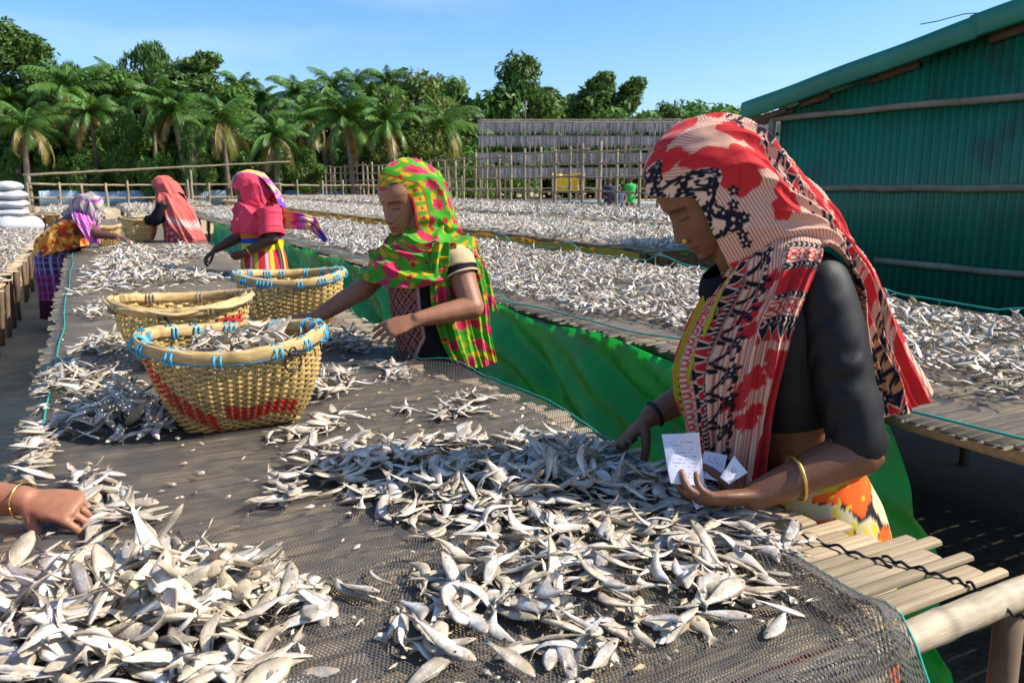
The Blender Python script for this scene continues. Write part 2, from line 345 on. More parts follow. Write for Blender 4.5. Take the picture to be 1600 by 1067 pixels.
def netz(x, y):
    z = TZ+.0035+.004*vnoise(x*14, y*14)+.006*np.clip(vnoise(x*3+9, y*6)-.55, 0, 1)+ripple(x, y)
    over = np.clip(.70-y, 0, .3); z = z-over*over*5-.3*over+.022*np.exp(-((y-.668)/.04)**2)        # falls over the end pole
    roll = np.clip(1-np.abs(x-(edge_x(y)-.05))/.045, 0, 1)*np.clip((1.05-y)/.2, 0, 1)  # bunched roll at the near corner
    return z+.022*roll*roll
net = thing('net', (0, 0, 0), 'black plastic netting spread over the main drying table', 'net')
V, Q = net_sheet('net', -.16, 1.16, .52, 2.9, netz, .0060, .0019, '', bound=lambda X, Y: X < edge_x(Y))
MB().add(V, Q).build('near_mesh', M['net_solid'], net, smooth=False, kind='stuff')
roll = lambda X, Y: (X < edge_x(Y)-.004) & ((X > edge_x(Y)-.10) | (Y < .66))
V, Q = net_sheet('net', .6, 1.16, .5, 1.35, lambda x, y: netz(x, y)+.009, .0064, .0019, '', bound=roll)
MB().add(V, Q).build('folded_layer', M['net_solid'], net, smooth=False, kind='stuff')
nm = bpy.data.materials.new('net_fine'); nm.use_nodes = True; tr_ = nm.node_tree; N_ = tr_.nodes; b_ = N_['Principled BSDF']
b_.inputs['Base Color'].default_value = (.085, .077, .067, 1); b_.inputs['Roughness'].default_value = .6
g = N_.new('ShaderNodeNewGeometry'); sp = N_.new('ShaderNodeSeparateXYZ'); tr_.links.new(g.outputs['Position'], sp.inputs[0])
def mth(op, a, b=None):
    n = N_.new('ShaderNodeMath'); n.operation = op
    for i, v in enumerate((a, b)):
        if v is None: continue
        if isinstance(v, (int, float)): n.inputs[i].default_value = v
        else: tr_.links.new(v, n.inputs[i])
    return n.outputs[0]
def strand(s):
    a = mth('ADD', sp.outputs['X'], mth('MULTIPLY', sp.outputs['Y'], .5*s)); f_ = mth('FRACT', mth('MULTIPLY', a, 165.0)); return mth('LESS_THAN', f_, .25)
al = mth('MAXIMUM', strand(1), strand(-1)); tb = N_.new('ShaderNodeBsdfTransparent'); ms = N_.new('ShaderNodeMixShader')
tr_.links.new(al, ms.inputs[0]); tr_.links.new(tb.outputs[0], ms.inputs[1]); tr_.links.new(b_.outputs[0], ms.inputs[2]); tr_.links.new(ms.outputs[0], N_['Material Output'].inputs['Surface'])
ys = np.concatenate([np.arange(2.9, 6, .03), np.arange(6, 16.6, .12)]); us = np.linspace(0, 1, 46)
G = np.zeros((len(ys), len(us), 3))
for i, y in enumerate(ys):
    x = -.16+us*(edge_x(y)+.16); G[i] = np.column_stack([x, np.full(len(x), y), netz(x, np.full(len(x), y))])
MB().grid(G).build('far_mesh', nm, net, kind='stuff')
def cordline(name, pts, rad, matn, parent=None, **kw):
    return MB().tube(pts, rad, 6).build(name, M[matn], parent, **kw)
ys = np.linspace(.52, 16, 520); xs = edge_x(ys); cordline('edge_cord', np.column_stack([xs, ys, netz(xs, ys)+.002]), .0022, 'cord_green', net)
ys = np.linspace(2.2, 16, 300); xs = -.15+.02*vnoise(ys*2, ys*0); cordline('edge_cord', np.column_stack([xs, ys, np.full(len(ys), TZ+.012)]), .003, 'cord_green', net)
# net on the second table
net2 = thing('net', (0, 0, 0), 'black netting under the fish on the wide table beside the green tarp', 'net')
ys = np.concatenate([np.arange(.6, 9, .05), np.arange(9, 23, .2)]); us = np.linspace(0, 1, 60); G = np.zeros((len(ys), len(us), 3))
def e2(y): return T2X0+.07+.035*np.sin(y*3.1)+.03*np.sin(y*7.7+1)
for i, y in enumerate(ys):
    x = e2(y)+us*(T2X1+.02-e2(y)); G[i] = np.column_stack([x, np.full(len(x), y), TZ-.004+.004*vnoise(x*9, np.full(len(x), y)*9)])
MB().grid(G).build('mesh_sheet', nm, net2, kind='stuff')
ys = np.linspace(.6, 12, 300); cordline('edge_cord', np.column_stack([e2(ys), ys, TZ+.004+.006*np.sin(ys*11)]), .004, 'cord_green', net2)
ys = np.linspace(.9, 9, 160); cordline('edge_cord', np.column_stack([T2X1+.03+.04*np.sin(ys*5), ys, TZ+.02+.055*np.clip(np.sin(ys*4.2)+.35*np.sin(ys*9), 0, 2)]), .006, 'cord_green', net2)

# ---------------------------------------------------------------- tarps
def tarp(name, x, y0, y1, ztop, zbot, matn, label, amp=.05, slope=1.0, nv=26, out=.12, skew=.0, seed=0, dy=.03, sag=0):
    ys = np.arange(y0, y1, dy); vs = np.linspace(0, 1, nv); YY, VV = np.meshgrid(ys, vs, indexing='ij')
    ph = YY*5.2+VV*3.2*slope+4*vnoise(YY*.8+seed, VV*1.5); f = np.sin(ph)+.5*np.sin(ph*2.3+VV*4)+.3*np.sin(YY*21+VV*6)*(1-VV)
    f = f+1.3*(1-np.abs(np.sin((YY*1.3+VV*1.9*slope)+seed)))**3
    X = x-.02-out*VV**1.3-amp*f*np.clip(VV*2.2, 0, 1)*.8; Z = ztop+(zbot-ztop)*VV-.015*np.sin(YY*6)*(1-VV)-sag*np.abs(np.sin(YY*1.1))*VV
    Yv = YY-skew*VV
    return solid(MB().grid(np.stack([X, Yv, Z], -1)).build(name, M[matn], label=label, cat='tarp'), .0015)
tarp('tarp', T2X0, 1.42, 15, TZ-.03, .03, 'tarp_green', 'large green plastic tarp hanging along the side of the wide drying table', amp=.07, slope=2.2, skew=.42, out=.14)
tarp('tarp', 4.98, 6.6, 34, TZ-.05, .2, 'tarp_yellow', 'yellow ochre tarp hanging along the side of the far drying table', amp=.04, dy=.06, seed=3)
tarp('tarp', 8.6, 9, 34, TZ-.05, .3, 'tarp_green', 'green tarp strip along the farthest drying table', amp=.04, dy=.1, seed=5, nv=10)
tarp('tarp', 2.1, 25.5, 31.5, .74, .2, 'tarp_yellow', 'yellow tarp along the short bed behind the salmon scarfed woman', amp=.03, dy=.06, seed=8, nv=12)
# red cloth under the near corner of the main table
ys, xs = np.meshgrid(np.linspace(.72, 1.4, 40), np.linspace(.35, 1.02, 40), indexing='ij')
solid(MB().grid(np.stack([xs, ys, .60+.03*np.sin(xs*30)+.03*np.sin(ys*22+xs*9)-.25*np.clip(.80-ys, 0, 1)**.8], -1)).build('red_cloth', M['tarp_red'], label='crumpled red cloth slung under the near corner of the main table', cat='cloth'), .002)

# ================================================================= SHED
SX = 6.4; SY0, SY1 = -1.6, 6.2
shed = thing('shed', (SX, SY1, 0), 'green corrugated metal shed with bamboo battens', 'shed'); shed.location = (0, 0, 0)
def roofz(y): return 2.188+.1765*(6.57-y) if y > .3 else 2.188+.1765*(6.57-.3)-.1765*(.3-y)
def corr(y): return .012*np.sin(y*2*math.pi/.076)
pw = .81; y = SY1
k = 0
while y > SY0:
    ya = max(SY0, y-pw-.02); yy = np.arange(ya, y+.0001, .0095); G = np.zeros((len(yy), 2, 3))
    for i, q in enumerate(yy):
        xx = SX+corr(q)-.007*(k % 2); top = roofz(q)-.10+(.0 if k > 1 else -.04)
        G[i] = [(xx, q, .04), (xx, q, top)]
    solid(MB().grid(G).build('wall_panel', M['steel_green'], shed), .002); y -= pw; k += 1
# end wall (far gable side) and back
yy = np.arange(SX, SX+4.6, .0095); MB().grid(np.array([[(q, SY1+corr(q)-.015, .04), (q, SY1+corr(q)-.015, 1.98)] for q in yy])).build('end_wall', M['steel_green'], shed)
for z0, z1, ya, yb, r0 in ((2.03, 2.02, 6.22, -1.4, .03), (1.335, 1.345, 6.2, -1.4, .032), (.69, .66, 4.9, -1.4, .03)):
    mb = MB(); pole(mb, (SX-.05, ya, z0), (SX-.05, yb, z1), r0, r0*.9, 8, C=(.36, .31, .2), seed=int(z0*10)); mb.build('batten', M['bamboo_grey'], shed)
pole(MB(), (SX-.06, 6.25, 0), (SX-.06, 6.25, 2.05), .035, C=(.3, .25, .18)).build('corner_post', M['bamboo_grey'], shed)
# roof: two slopes, fascia flashing in overlapping lengths
for ya, yb in ((6.6, .3), (.3, -2.0)):
    n = 60; G = np.zeros((2, 140, 3))
    xs = np.linspace(SX-.15, SX+4.9, 140)
    for i, q in enumerate((ya, yb)): G[i] = np.column_stack([xs, np.full(140, q), roofz(q)+.012*np.sin(xs*2*math.pi/.152)])
    solid(MB().grid(G).build('roof_sheet', M['roof_green'], shed), .004)
for i, (ya, yb, dz) in enumerate(((6.6, 4.08, 0), (4.15, .25, .012))):
    yy = np.linspace(ya, yb, 30); prof = [(.30, .035), (0, .04), (-.035, .028), (-.045, -.02), (-.04, -.135), (-.025, -.15)]
    G = np.array([[(SX-.13+px, q, roofz(q)+dz+pz+.004*math.sin(q*5+px*9)) for px, pz in prof] for q in yy])
    solid(MB().grid(G).build('fascia', M['roof_green'], shed), .004)
for q, w_ in ((5.75, .35), (4.9, .5), (3.9, .3)):
    MB().box((SX-.03, q, roofz(q)-.15), (.05, w_, .07), (.28, .17, .09), rx=-.174).build('rafter_end', M['wood_dark'], shed)
for x in np.arange(SX-.10, SX+.1, .09): MB().box((x, 6.28, 2.06), (.05, .5, .05), (.3, .2, .1), rx=-.17).build('eave_batten', M['wood_dark'], shed)
wr = np.array([(SX-.14, 4.1, roofz(4.1)+.05), (SX-.17, 4.2, roofz(4.2)+.075), (SX-.14, 4.45, roofz(4.4)+.10), (SX-.14, 4.6, roofz(4.5)+.12)]); cordline('loose_wire', wr, .004, 'wire', shed)

# ================================================================= FENCES
def fence(name, A, B, label, step=.75, h=2.45, rails=(.95, 1.5, 2.0, 2.42), pr=.05, rr=.03, seed=0, hvar=.25, lean=.05, base=0, fmat='bamboo_grey'):
    r = random.Random(seed); A = np.array(A, float); B = np.array(B, float); Ln = np.linalg.norm(B-A); d = (B-A)/Ln
    f = thing(name, (0, 0, 0), label, 'fence'); s = 0
    while s < Ln:
        p = A+d*s; hh = h+r.uniform(-hvar*.3, hvar); l = [r.uniform(-lean, lean) for _ in range(2)]
        pole(MB(), (p[0], p[1], base), (p[0]+l[0], p[1]+l[1], base+hh), pr*r.uniform(.7, 1.1), pr*r.uniform(.6, .95), 7, seed=r.randrange(999)).build('post', M[fmat], f); s += step*r.uniform(.75, 1.25)
    off = np.array((d[1], -d[0]))*.06
    for z in rails:
        s = 0
        while s < Ln:
            e_ = min(Ln, s+r.uniform(5, 8)); p, q = A+d*s-off, A+d*e_-off
            pole(MB(), (p[0], p[1], base+z+r.uniform(-.06, .06)), (q[0], q[1], base+z+r.uniform(-.06, .06)), rr*1.1, rr*.8, 7, seed=r.randrange(999), sag=.03).build('rail', M[fmat], f); s = e_-.3 if e_ < Ln else Ln+1
    return f
fence('lattice_fence', (14.6, 16.5), (13.6, 80), 'tall bamboo lattice fence across the back of the yard', step=.95, rails=(.72, 1.15, 1.6, 2.05, 2.45), seed=2, pr=.062, rr=.034)
a, b = P(45, 300, 36), P(640, 300, 48)
fence('rail_fence', a[:2], b[:2], 'open bamboo railing in front of the palm trees', step=1.15, h=1.45, rails=(1.38, .8), pr=.06, rr=.045, seed=4, hvar=.2)
a, b = P(38, 300, 36.2), P(455, 300, 43); mb = MB(); pole(mb, (a[0], a[1], 1.78), (b[0], b[1], 2.55), .055, .04, 8, seed=8); 
hr = thing('high_rail', (0, 0, 0), 'long pale bamboo pole raised above the railing in front of the palms', 'pole'); mb.build('beam', M['bamboo_grey'], hr)
for k, px in enumerate((47, 300)):
    D = 36.3+k*4; q = P(px, 300, D); z1 = 1.76+(.43 if k else 0); pole(MB(), (q[0], q[1], 0), (q[0], q[1], z1), .11 if k == 0 else .07, .08 if k == 0 else .05, 8, seed=k).build('support_post', M['bamboo_grey'], hr)
# pale blue sheet wall behind
a, b = P(60, 300, 52), P(560, 300, 58); n = 400; t = np.linspace(0, 1, n); px_ = a[0]+(b[0]-a[0])*t; py_ = a[1]+(b[1]-a[1])*t+.03*np.sin(t*900)
solid(MB().grid(np.stack([np.stack([px_, py_, np.zeros(n)], 1), np.stack([px_, py_, .95+.05*np.sin(t*25)], 1)], 1)).build('sheet_wall', M['bluewall'], label='low pale blue sheet metal wall behind the railing', cat='wall'), .01)

# hanging fish rack
rk = thing('hanging_rack', (0, 0, 0), 'tall bamboo rack hung with rows of grey ribbon fish', 'drying rack')
RD = 45; hmat = mat('hung_fish', None, .5, .25, 6, .3, 20)
def rp(px, z, D=RD): q = P(px, 288, D); return np.array((q[0], q[1], z))
for D, dzz in ((45, 0), (49, .05)):
    tiers = (2.2, 3.0, 3.9, 4.62) if D == 45 else (4.12, 5.05)
    for px in np.arange(752 if D == 45 else 760, 1300, 37):
        pole(MB(), rp(px, 0, D), rp(px+2, tiers[-1]+.12, D), .05, .04, 6, seed=int(px)).build('post', M['bamboo_grey'], rk)
    for z in tiers:
        for s0, s1 in ((746, 900), (890, 1060), (1050, 1300)):
            pole(MB(), rp(s0, z+.06, D-.15), rp(s1, z+.06+random.uniform(-.06, .06), D-.15), .045, .035, 6, seed=int(z*7+s0)).build('rail', M['bamboo_grey'], rk)
        mb = MB(); L_ = 0
        for px in np.arange(749, 1300, 2.1):
            ln = random.uniform(.50, .68)*(1 if D == 45 else .8); q = rp(px, z+.04, D-.22+random.uniform(-.06, .06)); wd = random.uniform(.028, .045); k = random.uniform(.55, 1.35)
            V = []
            for s in np.linspace(0, 1, 4):
                ww = wd*(1.0, 1.0, .8, .25)[int(round(s*3))]; c = q-np.array((0, 0, ln*s))+RT*random.uniform(-.02, .02); dd = HF*.02
                V += [c-RT*ww-dd, c+RT*ww-dd, c+RT*ww*.8+dd, c-RT*ww*.8+dd]
            Q = [(i*4+j, i*4+(j+1) % 4, i*4+4+(j+1) % 4, i*4+4+j) for i in range(3) for j in range(4)]
            mb.add(V, Q, None, np.array((.31, .29, .30))*k)
        mb.build('hanging_fish', hmat, rk, smooth=False, kind='stuff')
# yard fencing between the lattice and the rack
a, b = P(700, 300, 36), P(1120, 300, 33)
fence('yard_fence', a[:2], b[:2], 'low weathered fence of thin posts in front of the hanging rack', step=.7, h=1.5, rails=(.7, 1.2), pr=.04, rr=.03, seed=9, hvar=.5)
# yellow sheet hung on the yard fence
q0, q1 = P(862, 300, 35.4), P(904, 300, 35.2); xs = np.linspace(0, 1, 30); vs = np.linspace(0, 1, 14); G = np.zeros((30, 14, 3))
for i, s in enumerate(xs):
    for j, v in enumerate(vs): G[i, j] = (q0[0]+(q1[0]-q0[0])*s+.05*math.sin(s*22+v*3), q0[1]+(q1[1]-q0[1])*s+.07*math.sin(s*18), 1.86-.75*v-.06*math.sin(s*math.pi))
ym = mat('yellow_sheet', (.72, .50, .03), .5, .2, 3, .2, 10); solid(MB().grid(G).build('yellow_sheet', ym, label='yellow plastic sheet hung on the yard fence', cat='sheet'), .01)
# long pale pipe lying on the yard floor behind the lattice fence and an upturned basket
a, b = P(800, 303, 30), P(1100, 303, 27); MB().tube([(a[0], a[1], .62), ((a[0]+b[0])/2, (a[1]+b[1])/2, .66), (b[0], b[1], .62)], .16, 10).build('net_roll', mat('net_roll', (.32, .33, .33), .9, .3, 5, .3, 20), label='long grey roll of netting lying behind the lattice fence', cat='net roll')
# ================================================================= DRIED FISH
def fish(seed, m=9, n=8, broad=None, tail=True, fin=True):
    """one dried fish lying on its side, length 1 along x, flat in z, curled; returns V,Q,T,C"""
    r = random.Random(seed); br = broad if broad is not None else r.choice((.16, .18, .20, .22, .25, .30))
    th = br*r.uniform(.20, .36); b1 = r.uniform(-1, 1)*.42; b2 = r.uniform(-.15, .55); tw = r.uniform(-1.3, 1.3); b3 = r.uniform(-1, 1)*.09
    kink = r.uniform(-.2, .2)
    s = np.linspace(0, 1, m); dep = np.interp(s, [0, .06, .2, .38, .6, .82, .93, 1], [.22, .62, .95, 1, .80, .40, .22, .24])*br/2
    thk = np.interp(s, [0, .1, .25, .5, .8, 1], [.35, .8, 1, .8, .38, .12])*th/2
    V = []; C = []
    white = np.array((.81, .755, .665))*r.uniform(.74, 1.08); tint = r.random()
    if tint < .25: white = white*np.array((.95, .86, .70))
    elif tint > .72: white = white*np.array((.88, .93, 1.0))
    back = np.array((.27, .23, .18))*r.uniform(.45, 1.2); head = np.array((.40, .31, .20))*r.uniform(.7, 1.2)
    a = np.linspace(0, 2*math.pi, n, endpoint=False)
    def place(x, y, z):
        t = x; cy = b1*(t-.5)**2*2+b3*math.sin(t*6); cz = b2*(t-.5)**2*1.6+kink*.3*math.sin(t*5); an = tw*(t-.5)
        return (t*(1-.12*abs(b1)-.1*abs(b2)), cy+y*math.cos(an)-z*math.sin(an), cz+y*math.sin(an)+z*math.cos(an))
    for i in range(m):
        for q in a:
            y = dep[i]*math.cos(q); z = thk[i]*math.sin(q); lump = 1+.10*r.uniform(-1, 1)
            V.append(place(s[i]*.82, y*lump, z*lump))
            k = (math.cos(q)+1)/2; c = white*(1-k**2.2)+back*k**2.2
            if s[i] < .2: c = c*.4+head*.6
            elif s[i] < .3 and m > 7: c = c*.7
            C.append(c*r.uniform(.86, 1.12))
    Q = [(i*n+j, i*n+(j+1) % n, (i+1)*n+(j+1) % n, (i+1)*n+j) for i in range(m-1) for j in range(n)]; T = []
    V.append(place(-.012, 0, 0)); C.append(head*.7); k0 = len(V)-1
    T += [(k0, (j+1) % n, j) for j in range(n)]
    if tail:
        e = (m-1)*n; w = br*r.uniform(.38, .6); f1 = r.uniform(.12, .2); tz = r.uniform(-.05, .05); b0 = len(V)
        for (x, y, z) in ((.80, dep[-1]*.9, .012), (.80, -dep[-1]*.9, .012), (.82+f1, w*.8, .008+tz), (.82+f1*.55, 0, .008), (.82+f1, -w*.8, .008-tz),
                          (.80, dep[-1]*.9, -.012), (.80, -dep[-1]*.9, -.012)):
            V.append(place(x, y, z)); C.append(np.array((.42, .35, .25))*r.uniform(.7, 1.2))
        T += [(b0, b0+3, b0+2), (b0, b0+1, b0+3), (b0+1, b0+4, b0+3), (b0+5, b0+2, b0+3), (b0+5, b0+3, b0+6), (b0+6, b0+3, b0+4)]
    if fin:
        b0 = len(V); sg = 1
        for (x, y) in ((.25, .45*br), (.45, .62*br), (.62, .36*br), (.42, .40*br)): V.append(place(x, y*sg, .004)); C.append(np.array((.38, .31, .22)))
        T += [(b0, b0+1, b0+3), (b0+3, b0+1, b0+2), (b0, b0+3, b0+1), (b0+3, b0+2, b0+1)]
        # dark eye
        b0 = len(V)
        for q in np.linspace(0, 2*math.pi, 6, endpoint=False): V.append(place(.085+.018*math.cos(q), .02+.018*math.sin(q), thk[1]*1.02)); C.append((.02, .018, .016))
        T += [(b0, b0+j, b0+j+1) for j in range(1, 5)]
    return np.array(V), np.array(Q), np.array(T), np.array(C)
FV = [fish(100+k) for k in range(18)]; FM = [mkmesh('fish', v, [q, t], c) for v, q, t, c in FV]
FLOW = [fish(300+k, m=6, n=5, fin=False) for k in range(16)]; FTINY = [fish(500+k, m=4, n=4, fin=False) for k in range(12)]
def eul(rx, ry, rz): return np.array(Matrix.Rotation(rz, 3, 'Z') @ Matrix.Rotation(ry, 3, 'Y') @ Matrix.Rotation(rx, 3, 'X'))
class Fishes:
    def __init__(s): s.mb = MB(); s.n = 0
    def put(s, bank, k, loc, rot, sc, tint=1.0):
        v, q, t, c = bank[k]; s.mb.add((v-np.array((.45, 0, 0)))*sc@eul(*rot).T+np.array(loc), q, t, np.clip(c*tint, 0, .9)); s.n += 1
def inpoly(x, y, poly):
    ins = False; n = len(poly); j = n-1
    for i in range(n):
        xi, yi = poly[i]; xj, yj = poly[j]
        if (yi > y) != (yj > y) and x < (xj-xi)*(y-yi)/(yj-yi)+xi: ins = not ins
        j = i
    return ins
def polydist(x, y, poly):
    d = 9
    for i in range(len(poly)):
        a = np.array(poly[i]); b = np.array(poly[i-1]); ab = b-a; t = np.clip(((x-a[0])*ab[0]+(y-a[1])*ab[1])/(ab@ab+1e-9), 0, 1); d = min(d, math.hypot(*(a+ab*t-np.array((x, y)))))
    return d
# regions measured on the table top: (outline, count, heap height, size range, label of singles, label of the mass)
HEAPS = [
 ('front', [(-40, 905), (120, 895), (200, 885), (330, 872), (450, 905), (525, 960), (470, 985), (440, 1110), (-60, 1120)], 330, .055, (.095, .14), 'dried silver fish in the heap at the near left of the table'),
 ('corner', [(640, 850), (800, 790), (1000, 800), (1200, 810), (1250, 860), (1235, 985), (1120, 1010), (1000, 1090), (590, 1090), (560, 960), (520, 935)], 285, .02, (.085, .125), 'dried silver fish spread in front of the woman in black'),
 ('shade', [(540, 795), (620, 735), (700, 722), (900, 702), (990, 705), (1060, 745), (1190, 795), (1100, 825), (800, 835), (640, 832)], 420, .035, (.075, .11), 'dried fish in the shadow of the woman in black'),
 ('strip', [(395, 800), (470, 700), (600, 690), (900, 680), (945, 700), (700, 730), (560, 790), (430, 812)], 190, .018, (.08, .115), 'dried fish in the sunlit strip behind the shaded heap'),
 ('byhand', [(70, 790), (105, 745), (180, 735), (200, 770), (255, 815), (215, 840), (80, 890), (40, 860)], 34, .008, (.09, .125), 'dried fish lying around the bare hand'),
 ('leftedge', [(-60, 670), (60, 690), (65, 735), (110, 760), (20, 775), (-60, 745)], 34, .012, (.10, .13), 'dried fish at the left edge of the table behind the bare hand'),
 ('right_of_basket', [(385, 705), (430, 680), (550, 648), (545, 665), (480, 695)], 26, .012, (.08, .11), 'dried fish scattered in front of the red painted basket'),
 ('beside_basket', [(480, 640), (490, 590), (545, 585), (572, 605), (540, 632)], 60, .03, (.08, .11), ''),
 ('mid', [(660, 660), (700, 630), (760, 620), (785, 640), (740, 660)], 34, .012, (.07, .10), ''),
 ('mid2', [(612, 665), (622, 640), (650, 642), (650, 662)], 4, .004, (.08, .10), ''),
 ('left_pile', [(15, 625), (60, 585), (120, 568), (235, 592), (215, 625), (150, 640), (40, 645)], 120, .025, (.08, .115), ''),
 ('dark_pile', [(75, 680), (150, 622), (250, 628), (290, 690), (200, 695), (105, 695)], 150, .05, (.08, .115), ''),
 ('by_green', [(500, 548), (520, 515), (590, 530), (600, 548), (545, 558)], 90, .025, (.07, .10), ''),
 ('by_green2', [(560, 565), (640, 575), (650, 600), (610, 600)], 34, .01, (.06, .09), ''),
 ('mid_left', [(105, 555), (135, 535), (210, 528), (215, 548), (160, 558)], 60, .025, (.08, .11), ''),
 ('mid_left2', [(110, 500), (130, 475), (190, 472), (195, 495), (150, 505)], 46, .012, (.08, .11), ''),
 ('far_spread', [(105, 468), (130, 420), (165, 380), (230, 385), (300, 418), (365, 437), (290, 448), (215, 458), (170, 455)], 900, .035, (.09, .125), ''),
 ('far_spread2', [(235, 395), (270, 382), (330, 388), (340, 405), (290, 412)], 180, .02, (.09, .12), ''),
 ('far_pink', [(330, 428), (400, 425), (430, 432), (370, 438)], 50, .01, (.08, .11), ''),
 ('far_bed', [(160, 350), (200, 330), (260, 335), (230, 352)], 120, .02, (.09, .12), ''),
]
singles = []; masses = {}
for name, pp, cnt, hh, (s0, s1), lab in HEAPS:
    r = random.Random(name); poly = [tuple(atz(px, py, TZ)[:2]) for px, py in pp]
    xs = [p[0] for p in poly]; ys = [p[1] for p in poly]; mass = masses.setdefault('near' if ys and min(ys) < 3.2 else 'far', Fishes())
    k = 0; tries = 0; dmax = max(.02, .28*min(max(xs)-min(xs), max(ys)-min(ys)))
    while k < cnt and tries < cnt*60:
        tries += 1; x = r.uniform(min(xs), max(xs)); y = r.uniform(min(ys), max(ys))
        if not inpoly(x, y, poly): continue
        d = min(1, polydist(x, y, poly)/dmax)
        if r.random() > .25+.75*d: continue
        # ragged density
        if vnoise(x*11+5, y*11) < .30 and r.random() < .6: continue
        bx_, by_, _ = proj((x, y, TZ+.02))
        if (15 < bx_ < 118 and 755 < by_ < 862) or (935 < bx_ < 1012 and 672 < by_ < 735): k += .02; continue
        u = r.random(); z = TZ+.010+hh*d*u; sc = r.uniform(s0, s1); tl = .12+.5*min(1, hh/.05)*d
        rot = (r.gauss(0, tl), r.gauss(0, tl*.7), r.uniform(0, 6.283)); up = u*d
        if r.random() < .5: rot = (rot[0]+math.pi, rot[1], rot[2])
        z += abs(math.sin(rot[1]))*sc*.42+.12*sc*abs(math.sin(rot[0]))
        x_ = min(x, T1X1-.03); x_ = max(x_, T1X0+.03)
        if y < .70: z -= .02
        it = (name, lab, (x_, y, z), rot, sc, r.randrange(18), r.randrange(16), up); k += 1
        if lab: singles.append(it)
        else: mass.put(FLOW if min(ys) > 4 else FV, it[6], it[2], it[3], it[4], r.uniform(.8, 1.15))
# the 300 that show largest become things of their own
def showsize(it):
    px, py, d = proj(it[2]); vis = 1 if -20 < px < 1600 and py < 1070 else .15
    return it[4]/d*(.55+.45*it[7])*vis
singles.sort(key=showsize, reverse=True)
cnts = {}
for i, it in enumerate(singles):
    name, lab, loc, rot, sc, k, k2, up = it
    if i < 300:
        o = obj('dried_fish', FM[k], M['fish'], None, loc=loc, rot=rot, scale=sc, label=lab, cat='dried fish', group={'front': 'fish in the near left heap', 'corner': 'fish spread in front of the woman in black', 'shade': 'fish in the shadow of the woman in black', 'strip': 'fish in the sunlit strip', 'byhand': 'fish around the bare hand', 'leftedge': 'fish at the left table edge', 'right_of_basket': 'fish in front of the red painted basket'}[name])
        off = np.array((-.45, 0, 0))*sc@eul(*rot).T; o.location = Vector(loc)+Vector(off)
    else: masses['near'].put(FV, k, loc, rot, sc)
masses['near'].mb.build('dried_fish_scatter', M['fish'], kind='stuff', label='dried fish lying in the heaps on the near part of the main table', cat='dried fish')
masses['far'].mb.build('dried_fish_scatter', M['fish'], kind='stuff', label='dried fish spread on the far part of the main table', cat='dried fish')
def blanket(x0, x1, y0, y1, z, dens, size, bankf, label, edge=.06, lift=.022, seed=0):
    r = random.Random(seed); F = Fishes(); y = y0
    while y < y1:
        dd = dens(y); st = 1/math.sqrt(dd); x = x0
        while x < x1:
            px = x+r.uniform(-.6, .6)*st; py = y+r.uniform(-.6, .6)*st; e = min(px-x0, x1-px)
            if e > edge*vnoise(px*0+1, py*3) and (vnoise(px*5+seed, py*5) > .16):
                bank = bankf(py); u = r.random(); hump = .5+.9*vnoise(px*3+7, py*3)
                rot = (r.gauss(0, .4), r.gauss(0, .3), r.uniform(0, 6.283)); sc = r.uniform(*size)*(1 if bank is not FTINY else 1.25)
                if r.random() < .5: rot = (rot[0]+math.pi, rot[1], rot[2])
                F.put(bank, r.randrange(len(bank)), (px, py, z+.012+lift*u*hump*1.4+abs(math.sin(rot[1]))*sc*.28), rot, sc, r.uniform(.72, 1.12))
            x += st
        y += st
    return F.mb.build('dried_fish_blanket', M['fish'], kind='stuff', label=label, cat='dried fish')
blanket(T2X0+.12, T2X1-.01, 1.0, 23.5, TZ-.008, lambda y: 620 if y < 5 else (480 if y < 9 else 260), (.075, .115), lambda y: FV if y < 3.2 else (FLOW if y < 7 else FTINY), 'dried fish blanketing the wide table behind the green tarp', edge=.22, seed=1)
blanket(5.0, 7.65, 6.5, 35, TZ-.015, lambda y: 240 if y < 14 else 110, (.09, .13), lambda y: FTINY, 'dried fish blanketing the table behind the yellow tarp', seed=2)
blanket(8.63, 13.2, 9.2, 43, TZ-.015, lambda y: 75, (.15, .22), lambda y: FTINY, 'dried fish blanketing the farthest table', seed=3)
blanket(-2.3, -.72, 6.5, 17.3, .525, lambda y: 280 if y < 13 else 200, (.09, .13), lambda y: FTINY, 'dried fish blanketing the low table at the left edge', seed=4)
for k, (x0, x1, y0, y1) in enumerate(((-.85, .45, 18.7, 23.9), (.8, 1.7, 19.6, 25.9), (2.15, 3.35, 25.6, 31.9))): blanket(x0, x1, y0, y1, .785, lambda y: 130, (.12, .16), lambda y: FTINY, ('dried fish on the short bed beside the sacks', 'dried fish on the narrow bed past the main table', 'dried fish on the short bed with the yellow tarp')[k], seed=5+k)
# crumbs
r = random.Random(77); mb = MB()
for _ in range(900):
    y = .75+5*r.random()**1.6; x = r.uniform(T1X0+.05, edge_x(y)-.04); s = r.uniform(.003, .009)*(1.6 if r.random() < .12 else 1)
    if r.random() < .5: c_ = (.55, .48, .36)
    else: c_ = (.42, .30, .17)
    V = np.array([(-1.6, 0, 0), (0, -.6, 0), (1.3, .1, 0), (.1, .7, 0), (0, 0, .5), (0, 0, -.3)])*s*np.array([[r.uniform(.6, 1.4) for _ in range(3)] for _ in range(6)])
    mb.add(V@eul(r.uniform(-.3, .3), r.uniform(-.3, .3), r.uniform(0, 6.3)).T+np.array((x, y, TZ+.012)), None, [(0, 1, 4), (1, 2, 4), (2, 3, 4), (3, 0, 4), (1, 0, 5), (2, 1, 5), (3, 2, 5), (0, 3, 5)], np.array(c_)*r.uniform(.7, 1.3))
